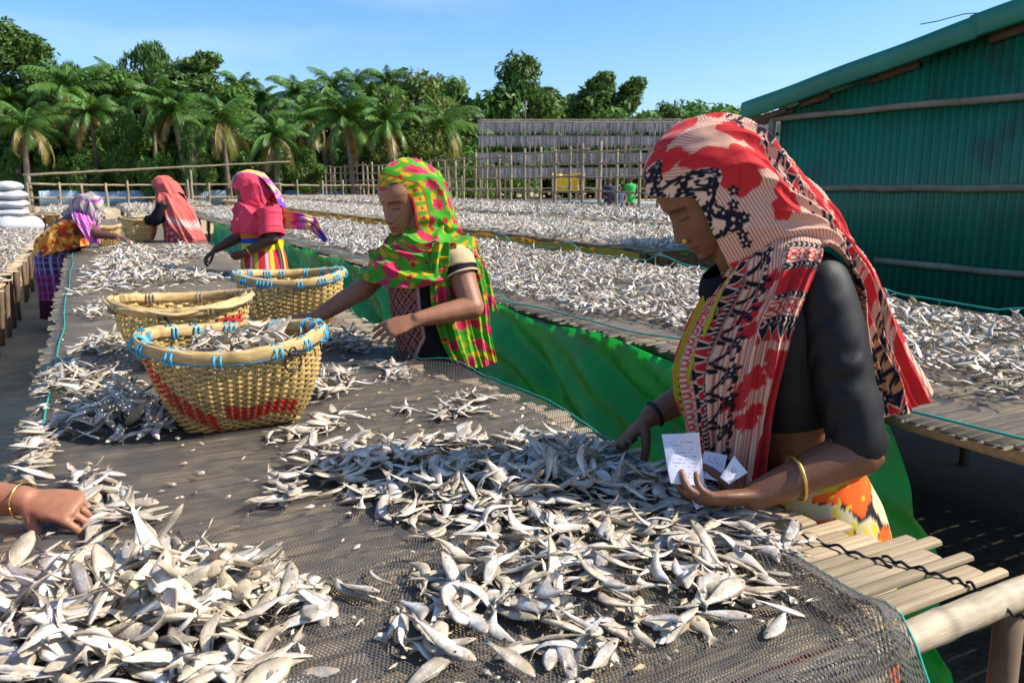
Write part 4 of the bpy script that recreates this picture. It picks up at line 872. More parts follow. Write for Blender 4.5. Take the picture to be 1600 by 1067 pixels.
class Person:
    def __init__(s, D, label, skin, name='person', group=None, cat='woman'):
        s.D = D; s.mb = MB(); s.skin = np.array(skin); s.heads = []; s.nails = []; s.label = label; s.root = None; s.name = name; s.cat = cat; s.group = group
    def q(s, px, py, w=0): return P(px, py, s.D-w)
    def Q(s, L): return np.array([s.q(*p) for p in L])
    def limb(s, pts, rad, n=14, ref=None): s.mb.tube(crom(np.array(pts), 4*len(pts)), np.array(crom(np.array([(r, r) if np.isscalar(r) else r for r in rad]), 4*len(pts))), n, ref=ref, ecap=True)
    def head(s, c, yaw_from_left, pitch, scale=1.0, roll=0):
        """yaw 0 = facing picture left in profile, positive turns towards the viewer"""
        f = -RT*math.cos(yaw_from_left)-HF*math.sin(yaw_from_left); side = np.cross(ZV, f); f2 = f*math.cos(pitch)-ZV*math.sin(pitch); up = np.cross(f2, side)
        if roll: up, side = up*math.cos(roll)+side*math.sin(roll), side*math.cos(roll)-up*math.sin(roll)
        s.H = (np.array(c), np.stack([f2, side, up], 1), scale); G = headgrid(scale)@s.H[1].T+s.H[0]
        s.mb.grid(G, closed=True); n = G.shape[1]; m = G.shape[0]
        s.mb.add(np.vstack([G[0], G[0].mean(0)]), None, [(n, (j+1) % n, j) for j in range(n)]); s.mb.add(np.vstack([G[-1], G[-1].mean(0)]), None, [(n, j, (j+1) % n) for j in range(n)])
    def hl(s, x, y, z): c, B, k = s.H; return c+B@(np.array((x, y, z))*k)
    def hand(s, wrist, d, back, curl=(.5, .5, .5, .5), spread=.09, thumb=(.9, .35, .2), sc=1.0, side=1, curl2=None, fan=(0, 0, 0, 0)):
        """d: direction wrist->knuckles, back: normal of the back of the hand, side=+1 puts the thumb at cross(d, back)"""
        d = nrm(d); back = nrm(np.asarray(back)-d*(np.asarray(back)@d)); t = np.cross(d, back)*side; w = np.asarray(wrist, float); k = sc
        K = w+d*.085*k
        s.mb.tube([w-d*.012*k, w+d*.02*k, w+d*.055*k, K], [(.016*k, .026*k), (.016*k, .030*k), (.0145*k, .039*k), (.012*k, .040*k)], 14, ref=back, ecap=True)
        Ls = (.073, .081, .075, .060); offs = (.0305, .0103, -.0103, -.0300); rs = (.0080, .0083, .0079, .0070)
        tips = []
        for i in range(4):
            b = K+t*offs[i]*k-d*(.004, 0, .004, .012)[i]*k; a = 0; p = b-d*.015*k; pts = [p, b]; Ln = Ls[i]*k; c = curl[i]; c2 = (curl2 or curl)[i]
            fd = nrm(d+t*(offs[i]*spread*20+fan[i]))
            for sg, ln in ((c*.9, .46), (c2*1.1, .30), (c2*.7, .26)):
                a += sg; p = pts[-1]+(fd*math.cos(a)-back*math.sin(a))*Ln*ln; pts.append(p)
            r_ = rs[i]*k; s.mb.tube(crom(np.array(pts), 14), crom(np.array([[r_*1.1]*2, [r_*1.05]*2, [r_]*2, [r_*.92]*2, [r_*.78]*2]), 14), 10, ecap=True); tips.append(pts[-1]); s.nails.append((pts[-1], nrm(pts[-1]-pts[-2]), nrm(np.cross(np.cross(pts[-1]-pts[-2], back), pts[-1]-pts[-2])), r_))
        b = w+d*.022*k+t*.022*k-back*.006*k; td = nrm(t*thumb[0]+d*thumb[1]-back*thumb[2]); p1 = b+td*.042*k; td2 = nrm(td*.75+d*.6-back*thumb[2]*.4); p2 = p1+td2*.032*k; p3 = p2+nrm(td2*.8+d*.35)*.027*k
        s.mb.tube(crom(np.array([b-td*.01*k, b, p1, p2, p3]), 14), crom(np.array([[.013*k]*2, [.015*k]*2, [.0115*k]*2, [.0105*k]*2, [.0085*k]*2]), 14), 10, ecap=True)
        s.nails.append((p3, nrm(p3-p2), back, .0095*k)); return K, tips, p3
    def build(s, voxel=.0035, base=(0, 0, 0), smooth=3):
        V, F, C = s.mb.arrays(); me = mkmesh('tmp', V, F); o = bpy.data.objects.new('tmp', me); COL.objects.link(o)
        m = o.modifiers.new('r', 'REMESH'); m.mode = 'VOXEL'; m.voxel_size = voxel; m.adaptivity = 0
        dg = bpy.context.evaluated_depsgraph_get(); ev = o.evaluated_get(dg); em = ev.to_mesh()
        n = len(em.vertices); V = np.zeros(n*3, np.float32); em.vertices.foreach_get('co', V); V = V.reshape(-1, 3).astype(float)
        nl = len(em.loops); idx = np.zeros(nl, np.int32); em.loops.foreach_get('vertex_index', idx); tot = np.zeros(len(em.polygons), np.int32); em.polygons.foreach_get('loop_total', tot)
        E_ = np.zeros(len(em.edges)*2, np.int32); em.edges.foreach_get('vertices', E_); E_ = E_.reshape(-1, 2)
        st = np.concatenate([[0], np.cumsum(tot)[:-1]]); Q = np.array([idx[a:a+4] for a in st[tot == 4]]); T = np.array([idx[a:a+3] for a in st[tot == 3]])
        ev.to_mesh_clear(); bpy.data.objects.remove(o)
        hm = np.zeros(n); L_ = None
        if hasattr(s, 'H'):
            c, B, k = s.H; L_ = (V-c)@B/k; hm = (np.linalg.norm(L_-np.array((.03, 0, -.02)), axis=1) < .13) & (L_[:, 2] > -.105)
        hd = np.zeros(n, bool)
        for p_, _, _, _ in s.nails: hd |= np.linalg.norm(V-p_, axis=1) < .085
        deg = np.bincount(E_.ravel(), minlength=n)[:, None]
        for it in range(smooth*2):
            S = np.zeros_like(V); np.add.at(S, E_[:, 0], V[E_[:, 1]]); np.add.at(S, E_[:, 1], V[E_[:, 0]]); lam = np.where(hm, .25 if it < 3 else .0, np.where(hd, .4 if it < 2 else 0, .5))[:, None]
            V = V+lam*(S/np.maximum(deg, 1)-V)
        C = np.tile(s.skin, (n, 1)); C = C*(.92+.16*vnoise(V[:, 0]*25+V[:, 2]*18, V[:, 1]*25))[:, None]
        if L_ is not None: C[hm] = head_color(L_[hm], s.skin, lip=s.skin*np.array((1.25, .55, .65)))
        for p, d, b, r_ in s.nails:
            e = V-(p+b*r_*.7+d*r_*.25); mk = (np.abs(e@d) < r_*1.1) & (np.linalg.norm(e-np.outer(e@d, d), axis=1) < r_*.72); C[mk] = s.skin*1.25+np.array((.10, .06, .05))
        Fs = [f for f in (Q, T) if len(f)]
        s.root = thing(s.name, base, s.label, s.cat, s.group); s.root.location = (0, 0, 0)
        s.body = obj('body', mkmesh('body', V, Fs, C), M['skin'], s.root); return s.root
def mk_person_tag(): pass
# ---------------------------------------------------------------- cloth patterns (colours per point of the weave)
CREAM = np.array((.66, .46, .34)); RED = np.array((.52, .025, .03)); BLK = np.array((.010, .011, .022)); PINKC = np.array((.60, .22, .17))
def mixc(C, m, col): m = np.clip(m, 0, 1)[..., None]; return C*(1-m)+np.asarray(col)*m
def soft(x, w=.0008): return np.clip(.5+x/w/2, 0, 1)
def stripes(a, per=.0065, c1=CREAM, c2=np.array((.45, .08, .06))):
    k = np.abs(((a/per) % 1)-.5)*per; C = np.zeros(a.shape+(3,))+c1; return mixc(C, soft(.0011-k), c2)
def leafm(x, y, cx, cy, sz, rot):
    dx, dy = x-cx, y-cy; c, s = math.cos(rot), math.sin(rot); u, v = dx*c+dy*s, -dx*s+dy*c; th = np.arctan2(v, u); r = np.hypot(u, v)
    rad = sz*(.55+.45*np.abs(np.cos(th*1.5))**.8)*(1+.06*np.cos(th*9)); return soft(rad-r, .002), np.minimum(np.abs(v), np.abs(np.sin(th*3)*r*.5))
def put_leaves(C, x, y, L_, col=RED):
    for cx, cy, sz, rot in L_:
        m, vein = leafm(x, y, cx, cy, sz, rot); C = mixc(C, m, col); C = mixc(C, m*soft(.0009-vein)*.55, np.array(col)*.35)
    return C
def flowerm(x, y, cx, cy, r0, n=5, ph=0):
    th = np.arctan2(y-cy, x-cx)+ph; r = np.hypot(x-cx, y-cy); return soft(r0*(.5+.5*np.abs(np.cos(th*n/2)))-r, .0015), soft(r0*.2-r)
def vine(C, along, across, c0, amp=.014, per=.075, col=BLK, cream=CREAM, w=.007, fl=.018):
    """black scrolling vine with flowers running along 'along', centred at across=c0"""
    cen = c0+amp*np.sin(along/per*2*math.pi); d = np.abs(across-cen); C = mixc(C, soft(w*(.6+.4*np.cos(along/per*4*math.pi))-d, .0015), col)
    for side in (-1, 1):
        k = np.floor(along/per+.25*side); ac = (k+.5-.25*side)*per; fx = across-(c0+side*(amp+.012)); fy = along-ac
        m, mm = flowerm(fx, fy, 0, 0, fl); C = mixc(C, m, col); C = mixc(C, mm, cream)
        rr = np.hypot(fx+side*.004, fy-.022); sp = np.abs(rr-.010); C = mixc(C, soft(.0032-sp, .001)*(np.arctan2(fy-.022, fx*side) < 2.2), col)
        C = mixc(C, soft(.005-np.hypot(fx, fy+.022)), col)
    return C
def zigzag(C, along, across, c0, w, per=.03, top=RED, bot=BLK, cream=CREAM):
    t = (across-c0)/w; tri = np.abs(((along/per) % 1)-.5)*2; inb = soft(across-c0)*soft(c0+w-across); C = mixc(C, inb, top); d = (tri-t)*w
    C = mixc(C, inb*soft(d), bot); return mixc(C, inb*soft(.0022-np.abs(d)*.8), cream)
def chain(C, along, across, c0, w, per=.010, cream=CREAM):
    inb = soft(across-c0)*soft(c0+w-across); C = mixc(C, inb, BLK); q = np.abs(((along/per+np.abs((across-c0)/w-.5)*1.2) % 1)-.5)*per
    return mixc(C, inb*soft(.0016-q)*soft(w*.36-np.abs(across-c0-w/2)), cream)
def starband(C, along, across, c0, w, cream=CREAM):
    inb = soft(across-c0)*soft(c0+w-across); C = mixc(C, inb, cream); x = ((along/w) % 1)-.5; y = (across-c0)/w-.5
    m = soft((.055-np.abs(np.abs(x)-np.abs(y)))*w)+soft((.05-np.abs(np.hypot(x, y)-.36))*w)+soft((.12-np.hypot(x, y))*w)+soft((.035-np.abs(y))*w)
    return mixc(C, inb*np.clip(m, 0, 1), RED)
def solidband(C, across, c0, w, col): return mixc(C, soft(across-c0)*soft(c0+w-across), col)

# ================================================================= WOMAN IN BLACK BLOUSE AND RED PRINTED SCARF (nearest)
A_ = Person(1.64, 'woman in a black blouse and red, cream and black printed headscarf, holding papers', (.165, .068, .034)); q = A_.q
A_.head(q(1103, 301, 0), R(7), R(37), 1.02)
A_.limb([q(1128, 335, 0), q(1160, 405, 0), q(1190, 450, 0)], [.054, .052, .075])
FRW = -RT  # she faces picture left
tor = A_.Q([(1195, 445, 0), (1215, 520, 0), (1228, 600, 0), (1240, 670, 0), (1255, 740, 0), (1272, 820, 0), (1280, 900, 0)])
A_.limb(tor, [(.085, .14), (.11, .155), (.105, .14), (.095, .125), (.105, .14), (.125, .165), (.12, .16)], 22, ref=RT)
hipz = tor[-1]
for s_ in (-1, 1):
    h_ = hipz+HF*s_*.08; A_.limb([h_, h_*np.array((1, 1, 0))+np.array((0, 0, .42))-RT*.02, h_*np.array((1, 1, 0))+np.array((0, 0, .07))], [.085, .055, .036]); f_ = h_*np.array((1, 1, 0))+np.array((0, 0, .035)); A_.limb([f_+RT*.02, f_-RT*.09, f_-RT*.15], [.036, .034, .024])
nsh, nel, nwr = q(1286, 452, .13), q(1343, 704, .215), q(1178, 776, .235)
A_.limb([q(1225, 450, .08), nsh, (nsh*.5+nel*.5), nel], [.052, .050, .047, .044]); A_.limb([nel, nel*.45+nwr*.55, nwr], [.047, .037, .0265])
fsh, fel, fwr = q(1165, 450, -.17), q(1098, 605, -.24), q(1014, 652, -.20)
A_.limb([q(1190, 455, -.08), fsh, fsh*.5+fel*.5, fel], [.055, .052, .046, .041]); A_.limb([fel, fel*.4+fwr*.6, fwr], [.042, .034, .025])
# far hand: gathering fish, fingers pointing down on to the table
A_.hand(fwr, q(975, 688, -.20)-fwr, -RT*.75+ZV*.65+HF*.1, curl=(.75, .7, .75, .85), curl2=(.55, .5, .55, .6), spread=.05, thumb=(.55, .65, .75), sc=.98, side=-1)
# near hand: palm up, cupping the papers; fingers at the far side, thumb on top
A_.hand(nwr, q(1098, 780, .235)-nwr, -ZV*.82+HF*.05-RT*.10+HF*-.5, curl=(.42, .40, .42, .48), curl2=(.55, .5, .55, .6), spread=.05, thumb=(.35, .75, .95), sc=1.02, side=-1)
A_.build(.0029, smooth=3)
rootA = A_.root
# blouse: torso shell and sleeves with ring wrinkles
def sleeve(pts, rad, n, name, col, parent, matn='cloth_opaque', wr=.0025, fr=14, ref=None, hem=None, seed=0, flat=None, m=40):
    Pt = crom(np.array(pts), n); Rd = crom(np.array([(r, r) if np.isscalar(r) else r for r in rad]), n); tan = np.gradient(Pt, axis=0); tan /= np.linalg.norm(tan, axis=1)[:, None]; rf = np.array((0, 0, 1.)) if ref is None else np.array(ref); a = np.linspace(0, 2*math.pi, m, endpoint=False); G = np.zeros((n, m, 3)); Cc = np.zeros((n, m, 3))
    for i in range(n):
        u = nrm(rf-tan[i]*(rf@tan[i])); v = np.cross(tan[i], u); rf = u; s = i/(n-1)
        aw = 1.5*np.sin(a+seed)+1.2*np.cos(2*a+seed*2); k = 1+(wr/Rd[i].mean())*(np.sin(s*fr*6.28+aw+7*vnoise(1.5*np.cos(a)+3+seed, 1.5*np.sin(a)+3+s*6)))*np.clip(2.6*vnoise(1.3*np.cos(a)+9+seed, 1.3*np.sin(a)+9+s*7)-.7, 0, 1.3)
        G[i] = Pt[i]+np.outer(np.cos(a)*Rd[i][0]*k, u)+np.outer(np.sin(a)*Rd[i][1]*k, v)
        c = np.array(col(s, a) if callable(col) else np.tile(col, (m, 1))); Cc[i] = c
    return solid(MB().grid(G, Cc, closed=True).build(name, M[matn], parent), .0025)
BC = np.array((.005, .005, .006))
btor = A_.Q([(1180, 425, 0), (1200, 455, 0), (1213, 510, 0), (1222, 570, 0), (1228, 620, 0), (1231, 640, 0)])
sleeve(btor, [(.075, .10), (.10, .158), (.122, .168), (.118, .158), (.112, .150), (.108, .146)], 60, 'blouse', BC, rootA, ref=RT, wr=.004, fr=5, matn='blouse', m=90)
sleeve([q(1240, 448, .07), q(1275, 440, .12), nsh*.78+nel*.22, (nsh*.45+nel*.55), nel*.92+nsh*.08, nel*.95+nwr*.06-ZV*.004], [.060, .056, .058, .055, .052, .051], 140, 'sleeve', BC, rootA, wr=.0034, fr=8, ref=RT, matn='blouse', m=90)
sleeve([q(1188, 445, -.08), fsh, fsh*.5+fel*.5, fel*.85+fsh*.15], [.062, .060, .054, .050], 50, 'sleeve', BC, rootA, wr=.003, fr=9, ref=RT, seed=3)
# skirt, patterned, tucked at the waist with a rolled yellow band
def skirt_pat(s, a):
    C = np.tile(np.array((.52, .44, .26)), (len(a), 1)); k = vnoise(a*3.4+3, np.full(len(a), s*17)); k2 = vnoise(a*9+1, np.full(len(a), s*45))
    C[k > .56] = (.75, .10, .015); C[(k > .50) & (k <= .56)] = (.02, .015, .015); C[(k2 > .72)] = (.55, .42, .03); return C
bw = q(1250, 715, 0); fz = hipz*np.array((1, 1, 0))
sleeve([q(1246, 700, 0), q(1256, 740, 0), q(1272, 815, 0), q(1280, 900, 0), fz+ZV*.30, fz+ZV*.10], [(.112, .145), (.122, .152), (.142, .178), (.148, .185), (.16, .2), (.17, .215)], 90, 'skirt', skirt_pat, rootA, ref=RT, wr=.009, fr=.6, m=160)
a = np.linspace(0, 2*math.pi, 60); cW = q(1248, 712, 0); pts = [cW+RT*.122*math.cos(t)+HF*-.155*math.sin(t)+ZV*(.02*math.cos(t)+.004*math.sin(t*7)) for t in a]
mb = MB(); mb.tube(pts, [(.017+.003*math.sin(t*9), .013) for t in a], 10, np.array([np.array((.42, .36, .015)) if (i//2) % 3 else np.array((.22, .20, .02)) for i in range(60)])); mb.build('waistband', M['cloth_opaque'], rootA)
# ---- the scarf: hood and back
half = [
 [(1150, 447, .045), (1137, 412, .066), (1112, 360, .085), (1086, 312, .080), (1047, 309, .054), (1011, 306, 0)],
 [(1166, 442, .062), (1156, 405, .082), (1136, 348, .099), (1106, 284, .096), (1052, 255, .066), (1006, 264, 0)],
 [(1182, 438, .075), (1176, 395, .094), (1161, 330, .108), (1131, 258, .10), (1077, 214, .066), (1036, 214, 0)],
 [(1198, 432, .09), (1196, 385, .104), (1186, 312, .113), (1166, 240, .10), (1131, 200, .06), (1097, 187, 0)],
 [(1217, 425, .105), (1216, 375, .113), (1211, 312, .113), (1202, 256, .09), (1183, 214, .055), (1163, 194, 0)],
 [(1242, 412, .125), (1238, 375, .122), (1233, 325, .11), (1230, 283, .085), (1224, 252, .05), (1214, 234, 0)],
 [(1276, 392, .148), (1270, 368, .13), (1264, 340, .108), (1259, 312, .08), (1255, 290, .045), (1251, 274, 0)],
 [(1303, 390, .152), (1306, 378, .132), (1305, 362, .10), (1302, 345, .07), (1297, 333, .04), (1292, 325, 0)],
 [(1330, 435, .12), (1334, 425, .105), (1334, 412, .08), (1332, 398, .055), (1330, 388, .03), (1327, 380, -.005)],
 [(1346, 500, .085), (1353, 488, .075), (1360, 474, .055), (1364, 460, .035), (1366, 448, .01), (1365, 437, -.02)],
 [(1360, 560, .07), (1370, 548, .06), (1380, 535, .04), (1388, 522, .02), (1393, 510, -.005), (1395, 500, -.04)],
 [(1374, 610, .06), (1389, 602, .05), (1402, 592, .03), (1413, 580, .01), (1421, 570, -.015), (1426, 561, -.05)],
 [(1388, 652, .05), (1408, 648, .04), (1424, 641, .02), (1438, 633, .0), (1450, 625, -.025), (1459, 616, -.06)]]
ctrl = []
for i, rb in enumerate(half):
    ne = [q(*p) for p in rb]; w0 = rb[-1][2]
    if i < 8: fa = [q(p[0], p[1], 2*w0-p[2]) for p in rb[:-1]][::-1]
    else: fa = [q(p[0]-(i-7)*2, p[1]+(rb[-1][1]-p[1])*.6, w0-(w0+.17)*(.25+.75*k/5)) for k, p in enumerate(rb[:-1][::-1])]
    ctrl.append(ne+fa)
HOODA = np.array(ctrl)
def patA_hood(su, sv, uu, vv):
    x, y = su, sv    # x from the brow backwards, y along the rib from the near jaw over the crown
    C = stripes(x+.12*y)
    C = put_leaves(C, x, y, [(.105, .235, .066, 2.2), (.195, .215, .060, .6), (.165, .125, .050, 1.5), (.215, .295, .050, 2.8), (.06, .34, .05, 1.), (.14, .40, .06, 2.), (.25, .42, .05, .4), (.42, .07, .06, .4), (.44, .17, .06, 2.), (.53, .10, .06, 1.), (.55, .2, .06, .5)])
    # dense black florals at the brow
    fm = soft(.052-x+.02*np.sin(y*60), .004)*soft(y-.115, .004); D = np.zeros_like(C)+CREAM; D = vine(D, y, x, .024, .010, .062, w=.008, fl=.019); D = vine(D, y+.03, x, .052, .006, .05, w=.005, fl=.013); C = np.where((fm > .5)[..., None], D, C)
    for fx, fy in ((.058, .165), (.066, .135), (.05, .105), (.07, .19), (.05, .085)):
        m, mm = flowerm(x, y, fx, fy, .012); C = mixc(C, m, BLK); C = mixc(C, mm, CREAM)
    # jaw end: zigzag border then little figures
    e = soft(.055-y, .002); D = zigzag(np.zeros_like(C)+PINKC, x, y, .022, .034, .026); D = chain(D, x, y, .006, .012); C = np.where(((y < .056) & (x < .13))[..., None], D, C)
    # nape bands: vine, zigzag, chain, star
    b0 = .245+.05*(vv-.25)
    m = (x > b0) & (x < b0+.15); D = stripes(x); D = vine(D, y, x-b0, .028, .012, .07); D = zigzag(D, y, x-b0, .062, .036, .034); D = chain(D, y, x-b0, .10, .016); D = starband(D, y, x-b0, .118, .032)
    C = np.where(m[..., None], D, C)
    # the hanging back corner
    m = (x > .60); D = stripes(y); D = zigzag(D, y, x, .60, .03, .03); D = chain(D, y, x, .632, .016); D = starband(D, y, x, .650, .045); D = solidband(D, x, .697, .2, RED); C = np.where(m[..., None], D, C)
    m = (x > .47) & (x < .60) & (y < .08); D = vine(np.zeros_like(C)+np.array((.55, .25, .12)), x, y, .03, .008, .05); C = np.where(m[..., None], D, C)
    return C
cloth(HOODA, 420, 420, patA_hood, 'headscarf', 'cloth', rootA, folds=[(.009, 8, .9, .3, .10, .62), (.013, 4.5, 1.6, .1, .26, .62), (.014, 4.5, .6, .5, .60, 1.2), (.005, 15, -.6, .2, .2, 1.2)], out=q(1150, 330, 0), seed=2)
# ---- front panel
pan = [[(1152, 396, .030), (1182, 372, .055), (1214, 352, .066), (1246, 345, .066), (1272, 352, .07)], [(1140, 420, .060), (1172, 408, .098), (1208, 398, .130), (1248, 390, .158), (1286, 392, .172)],
 [(1112, 448, .05), (1160, 450, .105), (1200, 445, .15), (1236, 440, .175), (1272, 430, .185)],
 [(1078, 508, .02), (1124, 515, .10), (1168, 515, .155), (1208, 510, .180), (1245, 503, .19)],
 [(1058, 570, .02), (1104, 580, .105), (1150, 585, .155), (1192, 585, .175), (1224, 580, .178)],
 [(1068, 632, .03), (1104, 642, .105), (1142, 646, .145), (1182, 645, .158), (1208, 640, .158)],
 [(1082, 690, .04), (1106, 702, .10), (1136, 706, .135), (1172, 706, .145), (1199, 700, .143)],
 [(1094, 752, .05), (1112, 765, .10), (1136, 770, .125), (1164, 766, .13), (1191, 756, .128)]]
def patA_panel(su, sv, uu, vv):
    x, y = su, sv; L_ = sv[:, -1:]; k = vv*.19
    C = stripes(k+.0*x, .0062); C = put_leaves(C, x, k, [(.20, .085, .024, .4), (.245, .098, .020, 3.), (.36, .125, .030, 1.), (.385, .10, .028, 2.4), (.33, .165, .03, 1.8), (.44, .13, .03, .2), (.14, .10, .02, 1.)])
    C = vine(C, x, k, .062+.03*np.clip(x-.15, 0, .3), .010, .06, w=.006, fl=.013)
    D = np.zeros_like(C)+PINKC; D = starband(D, x, k, .002, .022); D = zigzag(D, x, k, .024, .020, .030); D = chain(D, x, k, .045, .008); C = np.where((k < .0535)[..., None], D, C)
    # cross bands at the shoulder side
    t = x-.085-.25*(vv-.8)*.1; D = np.zeros_like(C)+CREAM
    D = chain(D, k, t, .0, .018); D = starband(D, k, t, .018, .030); D = chain(D, k, t, .048, .013); D = solidband(D, t, .061, .045, RED); D = chain(D, k, t, .106, .012); D = starband(D, k, t, .118, .036); D = chain(D, k, t, .154, .020); D = zigzag(D, k, t, .174, .030, .018)
    C = np.where(((k > .118) & (t > 0) & (t < .204))[..., None], D, C)
    C = np.where(((k > .165+.01*np.sin(x*20)) & (t > .22))[..., None], RED*np.array((.85, 1, 1)), C); return C
PAN = np.array([[q(*p) for p in row] for row in pan])
cloth(PAN, 420, 300, patA_panel, 'scarf_front_panel', 'cloth', rootA, folds=[(.011, 5, .6, .15, .14, 1.3), (.007, 9, -.5, .4, .25, 1.3), (.009, 3, 1.0, .6, .14, .6)], out=q(1210, 560, -.05), seed=5)
# yellow reverse with red edge
yel = [[(1128, 428, .02), (1140, 424, .05), (1150, 420, .07)], [(1094, 466, .0), (1112, 462, .04), (1130, 458, .085)], [(1066, 520, -.02), (1088, 516, .03), (1108, 512, .085)], [(1050, 575, -.02), (1066, 578, .02), (1082, 578, .07)], [(1054, 615, -.01), (1064, 620, .02), (1076, 622, .06)], [(1067, 645, .01), (1072, 648, .03), (1078, 650, .05)]]
def pat_y(su, sv, uu, vv):
    C = np.zeros(su.shape+(3,))+np.array((.40, .33, .02)); C = mixc(C, soft(.0022-np.abs(((su/.016) % 1)-.5)*.016)*(np.abs(vv-.45) < .12), (.05, .04, .01)); C = mixc(C, (vv < .13)*1.0, (.62, .05, .02)); return mixc(C, ((vv > .8) & (vv < .9))*1.0, (.02, .01, .01))
cloth(np.array([[q(*p) for p in row] for row in yel]), 120, 50, pat_y, 'scarf_reverse', 'cloth', rootA, folds=[(.005, 2.5, .4, .2, -.1, 1.3)], out=q(1180, 560, -.05), seed=6)
# plain checked sari cloth under it
chk = [[(1100, 470, -.03), (1108, 475, .04), (1120, 480, .09)], [(1078, 560, -.06), (1094, 565, .02), (1118, 570, .08)], [(1076, 640, -.06), (1092, 650, .02), (1116, 655, .08)], [(1084, 700, -.05), (1098, 712, .02), (1118, 716, .07)], [(1096, 765, -.04), (1106, 775, .02), (1122, 780, .06)]]
cloth(np.array([[q(*p) for p in row] for row in chk]), 120, 60, lambda su, sv, uu, vv: mixc(np.zeros(su.shape+(3,))+np.array((.42, .37, .26)), soft(.0012-np.minimum(np.abs(((su/.006) % 1)-.5), np.abs(((sv/.006) % 1)-.5))*.006)*.5, (.2, .17, .12)), 'sari_cloth', 'cloth', rootA, folds=[(.006, 2, .4, .2, -.1, 1.3)], out=q(1220, 620, 0), seed=7)
# far side drape over the far shoulder and chest
fpan = [[(1165, 430, -.05), (1195, 425, -.10), (1230, 420, -.14), (1270, 400, -.155)], [(1120, 480, -.03), (1150, 480, -.13), (1195, 480, -.20), (1250, 460, -.20)], [(1085, 560, -.03), (1120, 560, -.15), (1170, 560, -.20), (1235, 545, -.19)], [(1080, 640, -.04), (1115, 645, -.13), (1165, 645, -.17), (1225, 640, -.16)]]
cloth(np.array([[q(*p) for p in row] for row in fpan]), 110, 90, patA_panel, 'scarf_far_panel', 'cloth', rootA, folds=[(.008, 4, .6, .15, -.1, 1.3)], out=q(1200, 560, 0), seed=8)
# dark collar at the throat
sleeve([q(1130, 418, .0), q(1140, 436, 0), q(1160, 462, 0)], [(.046, .058), (.070, .085), (.095, .12)], 20, 'collar', BC*1.6, rootA, ref=RT, wr=.003, fr=4)
# jewellery
c, B, k = A_.H; sidn = 1 if (B[:, 1]@(-HF)) > 0 else -1
pn = A_.hl(.094, sidn*.021, -.047); mb = MB(); mb.tube([pn+B@np.array((.004*math.cos(t), 0, .004*math.sin(t))) for t in np.linspace(0, 6.283, 14)], .0016, 6); mb.tube([pn-B@np.array((0, sidn*.002, 0)), pn+B@np.array((0, sidn*.003, 0))], .0028, 8); mb.build('nose_stud', M['gold'], rootA)
def bangle(c, ax, r_, rad, matn, parent, name='bangle', rr=None):
    ax = nrm(ax); u = nrm(np.cross(ax, (0, 0, 1))); v = np.cross(ax, u); MB().tube([c+u*r_*math.cos(t)+v*(rr or r_)*math.sin(t) for t in np.linspace(0, 2*math.pi, 36)], rad, 8).build(name, M[matn], parent)
bangle(nel*.40+nwr*.60, nwr-nel+ZV*.05, .041, .0033, 'gold', rootA); bangle(fwr*.88+fel*.12, fwr-fel, .030, .0042, 'cord_black', rootA, 'wrist_band')
# papers held in the near hand
def paper(corners, label, pat, bend=.01, seed=0, nu=60, nv=60):
    A4 = np.array(corners, float).reshape(2, 2, 3); u = np.linspace(0, 1, nu)[:, None, None]; v = np.linspace(0, 1, nv)[None, :, None]
    G = (A4[0, 0]*(1-u)+A4[1, 0]*u)*(1-v)+(A4[0, 1]*(1-u)+A4[1, 1]*u)*v; N = nrm(np.cross(A4[1, 0]-A4[0, 0], A4[0, 1]-A4[0, 0])); U, V_ = np.meshgrid(u.ravel(), v.ravel(), indexing='ij')
    G = G+N*(bend*np.sin(U*3.1+seed)*np.cos(V_*2.6+seed)+.35*bend*np.abs(np.sin(U*4+V_*3+seed)))[..., None]
    solid(MB().grid(G, pat(U, V_)).build('paper', M['paper'], label=label, cat='paper', group='papers held by the woman in black'), .0006)
def printed(seed, rows=11):
    def f(U, V_):
        rr = np.random.default_rng(seed); C = np.zeros(U.shape+(3,))+np.array((.68, .68, .78)); row = np.floor(V_*rows*1.35-1.6); ink = (row >= 0) & (row < rows) & (((V_*rows*1.35) % 1) > .35) & (((V_*rows*1.35) % 1) < .72)
        tok = rr.random((64, 64)); w = tok[(row.astype(int)) % 64, (U*17).astype(int) % 64] > .38; tiny = tok[(U*43).astype(int) % 64, (row.astype(int)+9) % 64] > .3
        return mixc(C, (ink & w & tiny & (U > .18) & (U < .86))*.8, (.09, .09, .13))
    return f
def stamp(U, V_):
    C = np.zeros(U.shape+(3,))+np.array((.68, .68, .78)); x, y = (U-.45)*.9, V_-.42
    m = (np.abs(np.hypot(x, y+.02)-.12) < .025) & (y > -.05) | ((np.abs(x) < .018) & (y > -.16) & (y < .14)) | ((np.abs(np.abs(x)-.12) < .02) & (y > -.14) & (y < 0)) | ((np.abs(y-.24) < .012) & (np.abs(x) < .16)) | ((np.abs(y-.31) < .010) & (np.abs(x) < .1)); return mixc(C, m*.85, (.06, .06, .10))
paper([q(1033, 678, .19), q(1048, 755, .225), q(1092, 676, .21), q(1100, 760, .22)], 'tall printed paper slip standing in the woman\'s hand', printed(3), .008, 1)
paper([q(1062, 742, .20), q(1088, 796, .235), q(1092, 735, .19), q(1120, 780, .23)], 'folded printed paper lying in the woman\'s palm', printed(8, 5), .006, 2)
paper([q(1100, 705, .17), q(1092, 745, .18), q(1138, 712, .17), q(1128, 752, .19)], 'crumpled paper slip at the back of the woman\'s hand', printed(5, 7), .012, 3)
paper([q(1148, 712, .215), q(1124, 745, .225), q(1168, 738, .22), q(1140, 757, .23)], 'small paper with a stamped emblem between thumb and scarf', stamp, .004, 4)
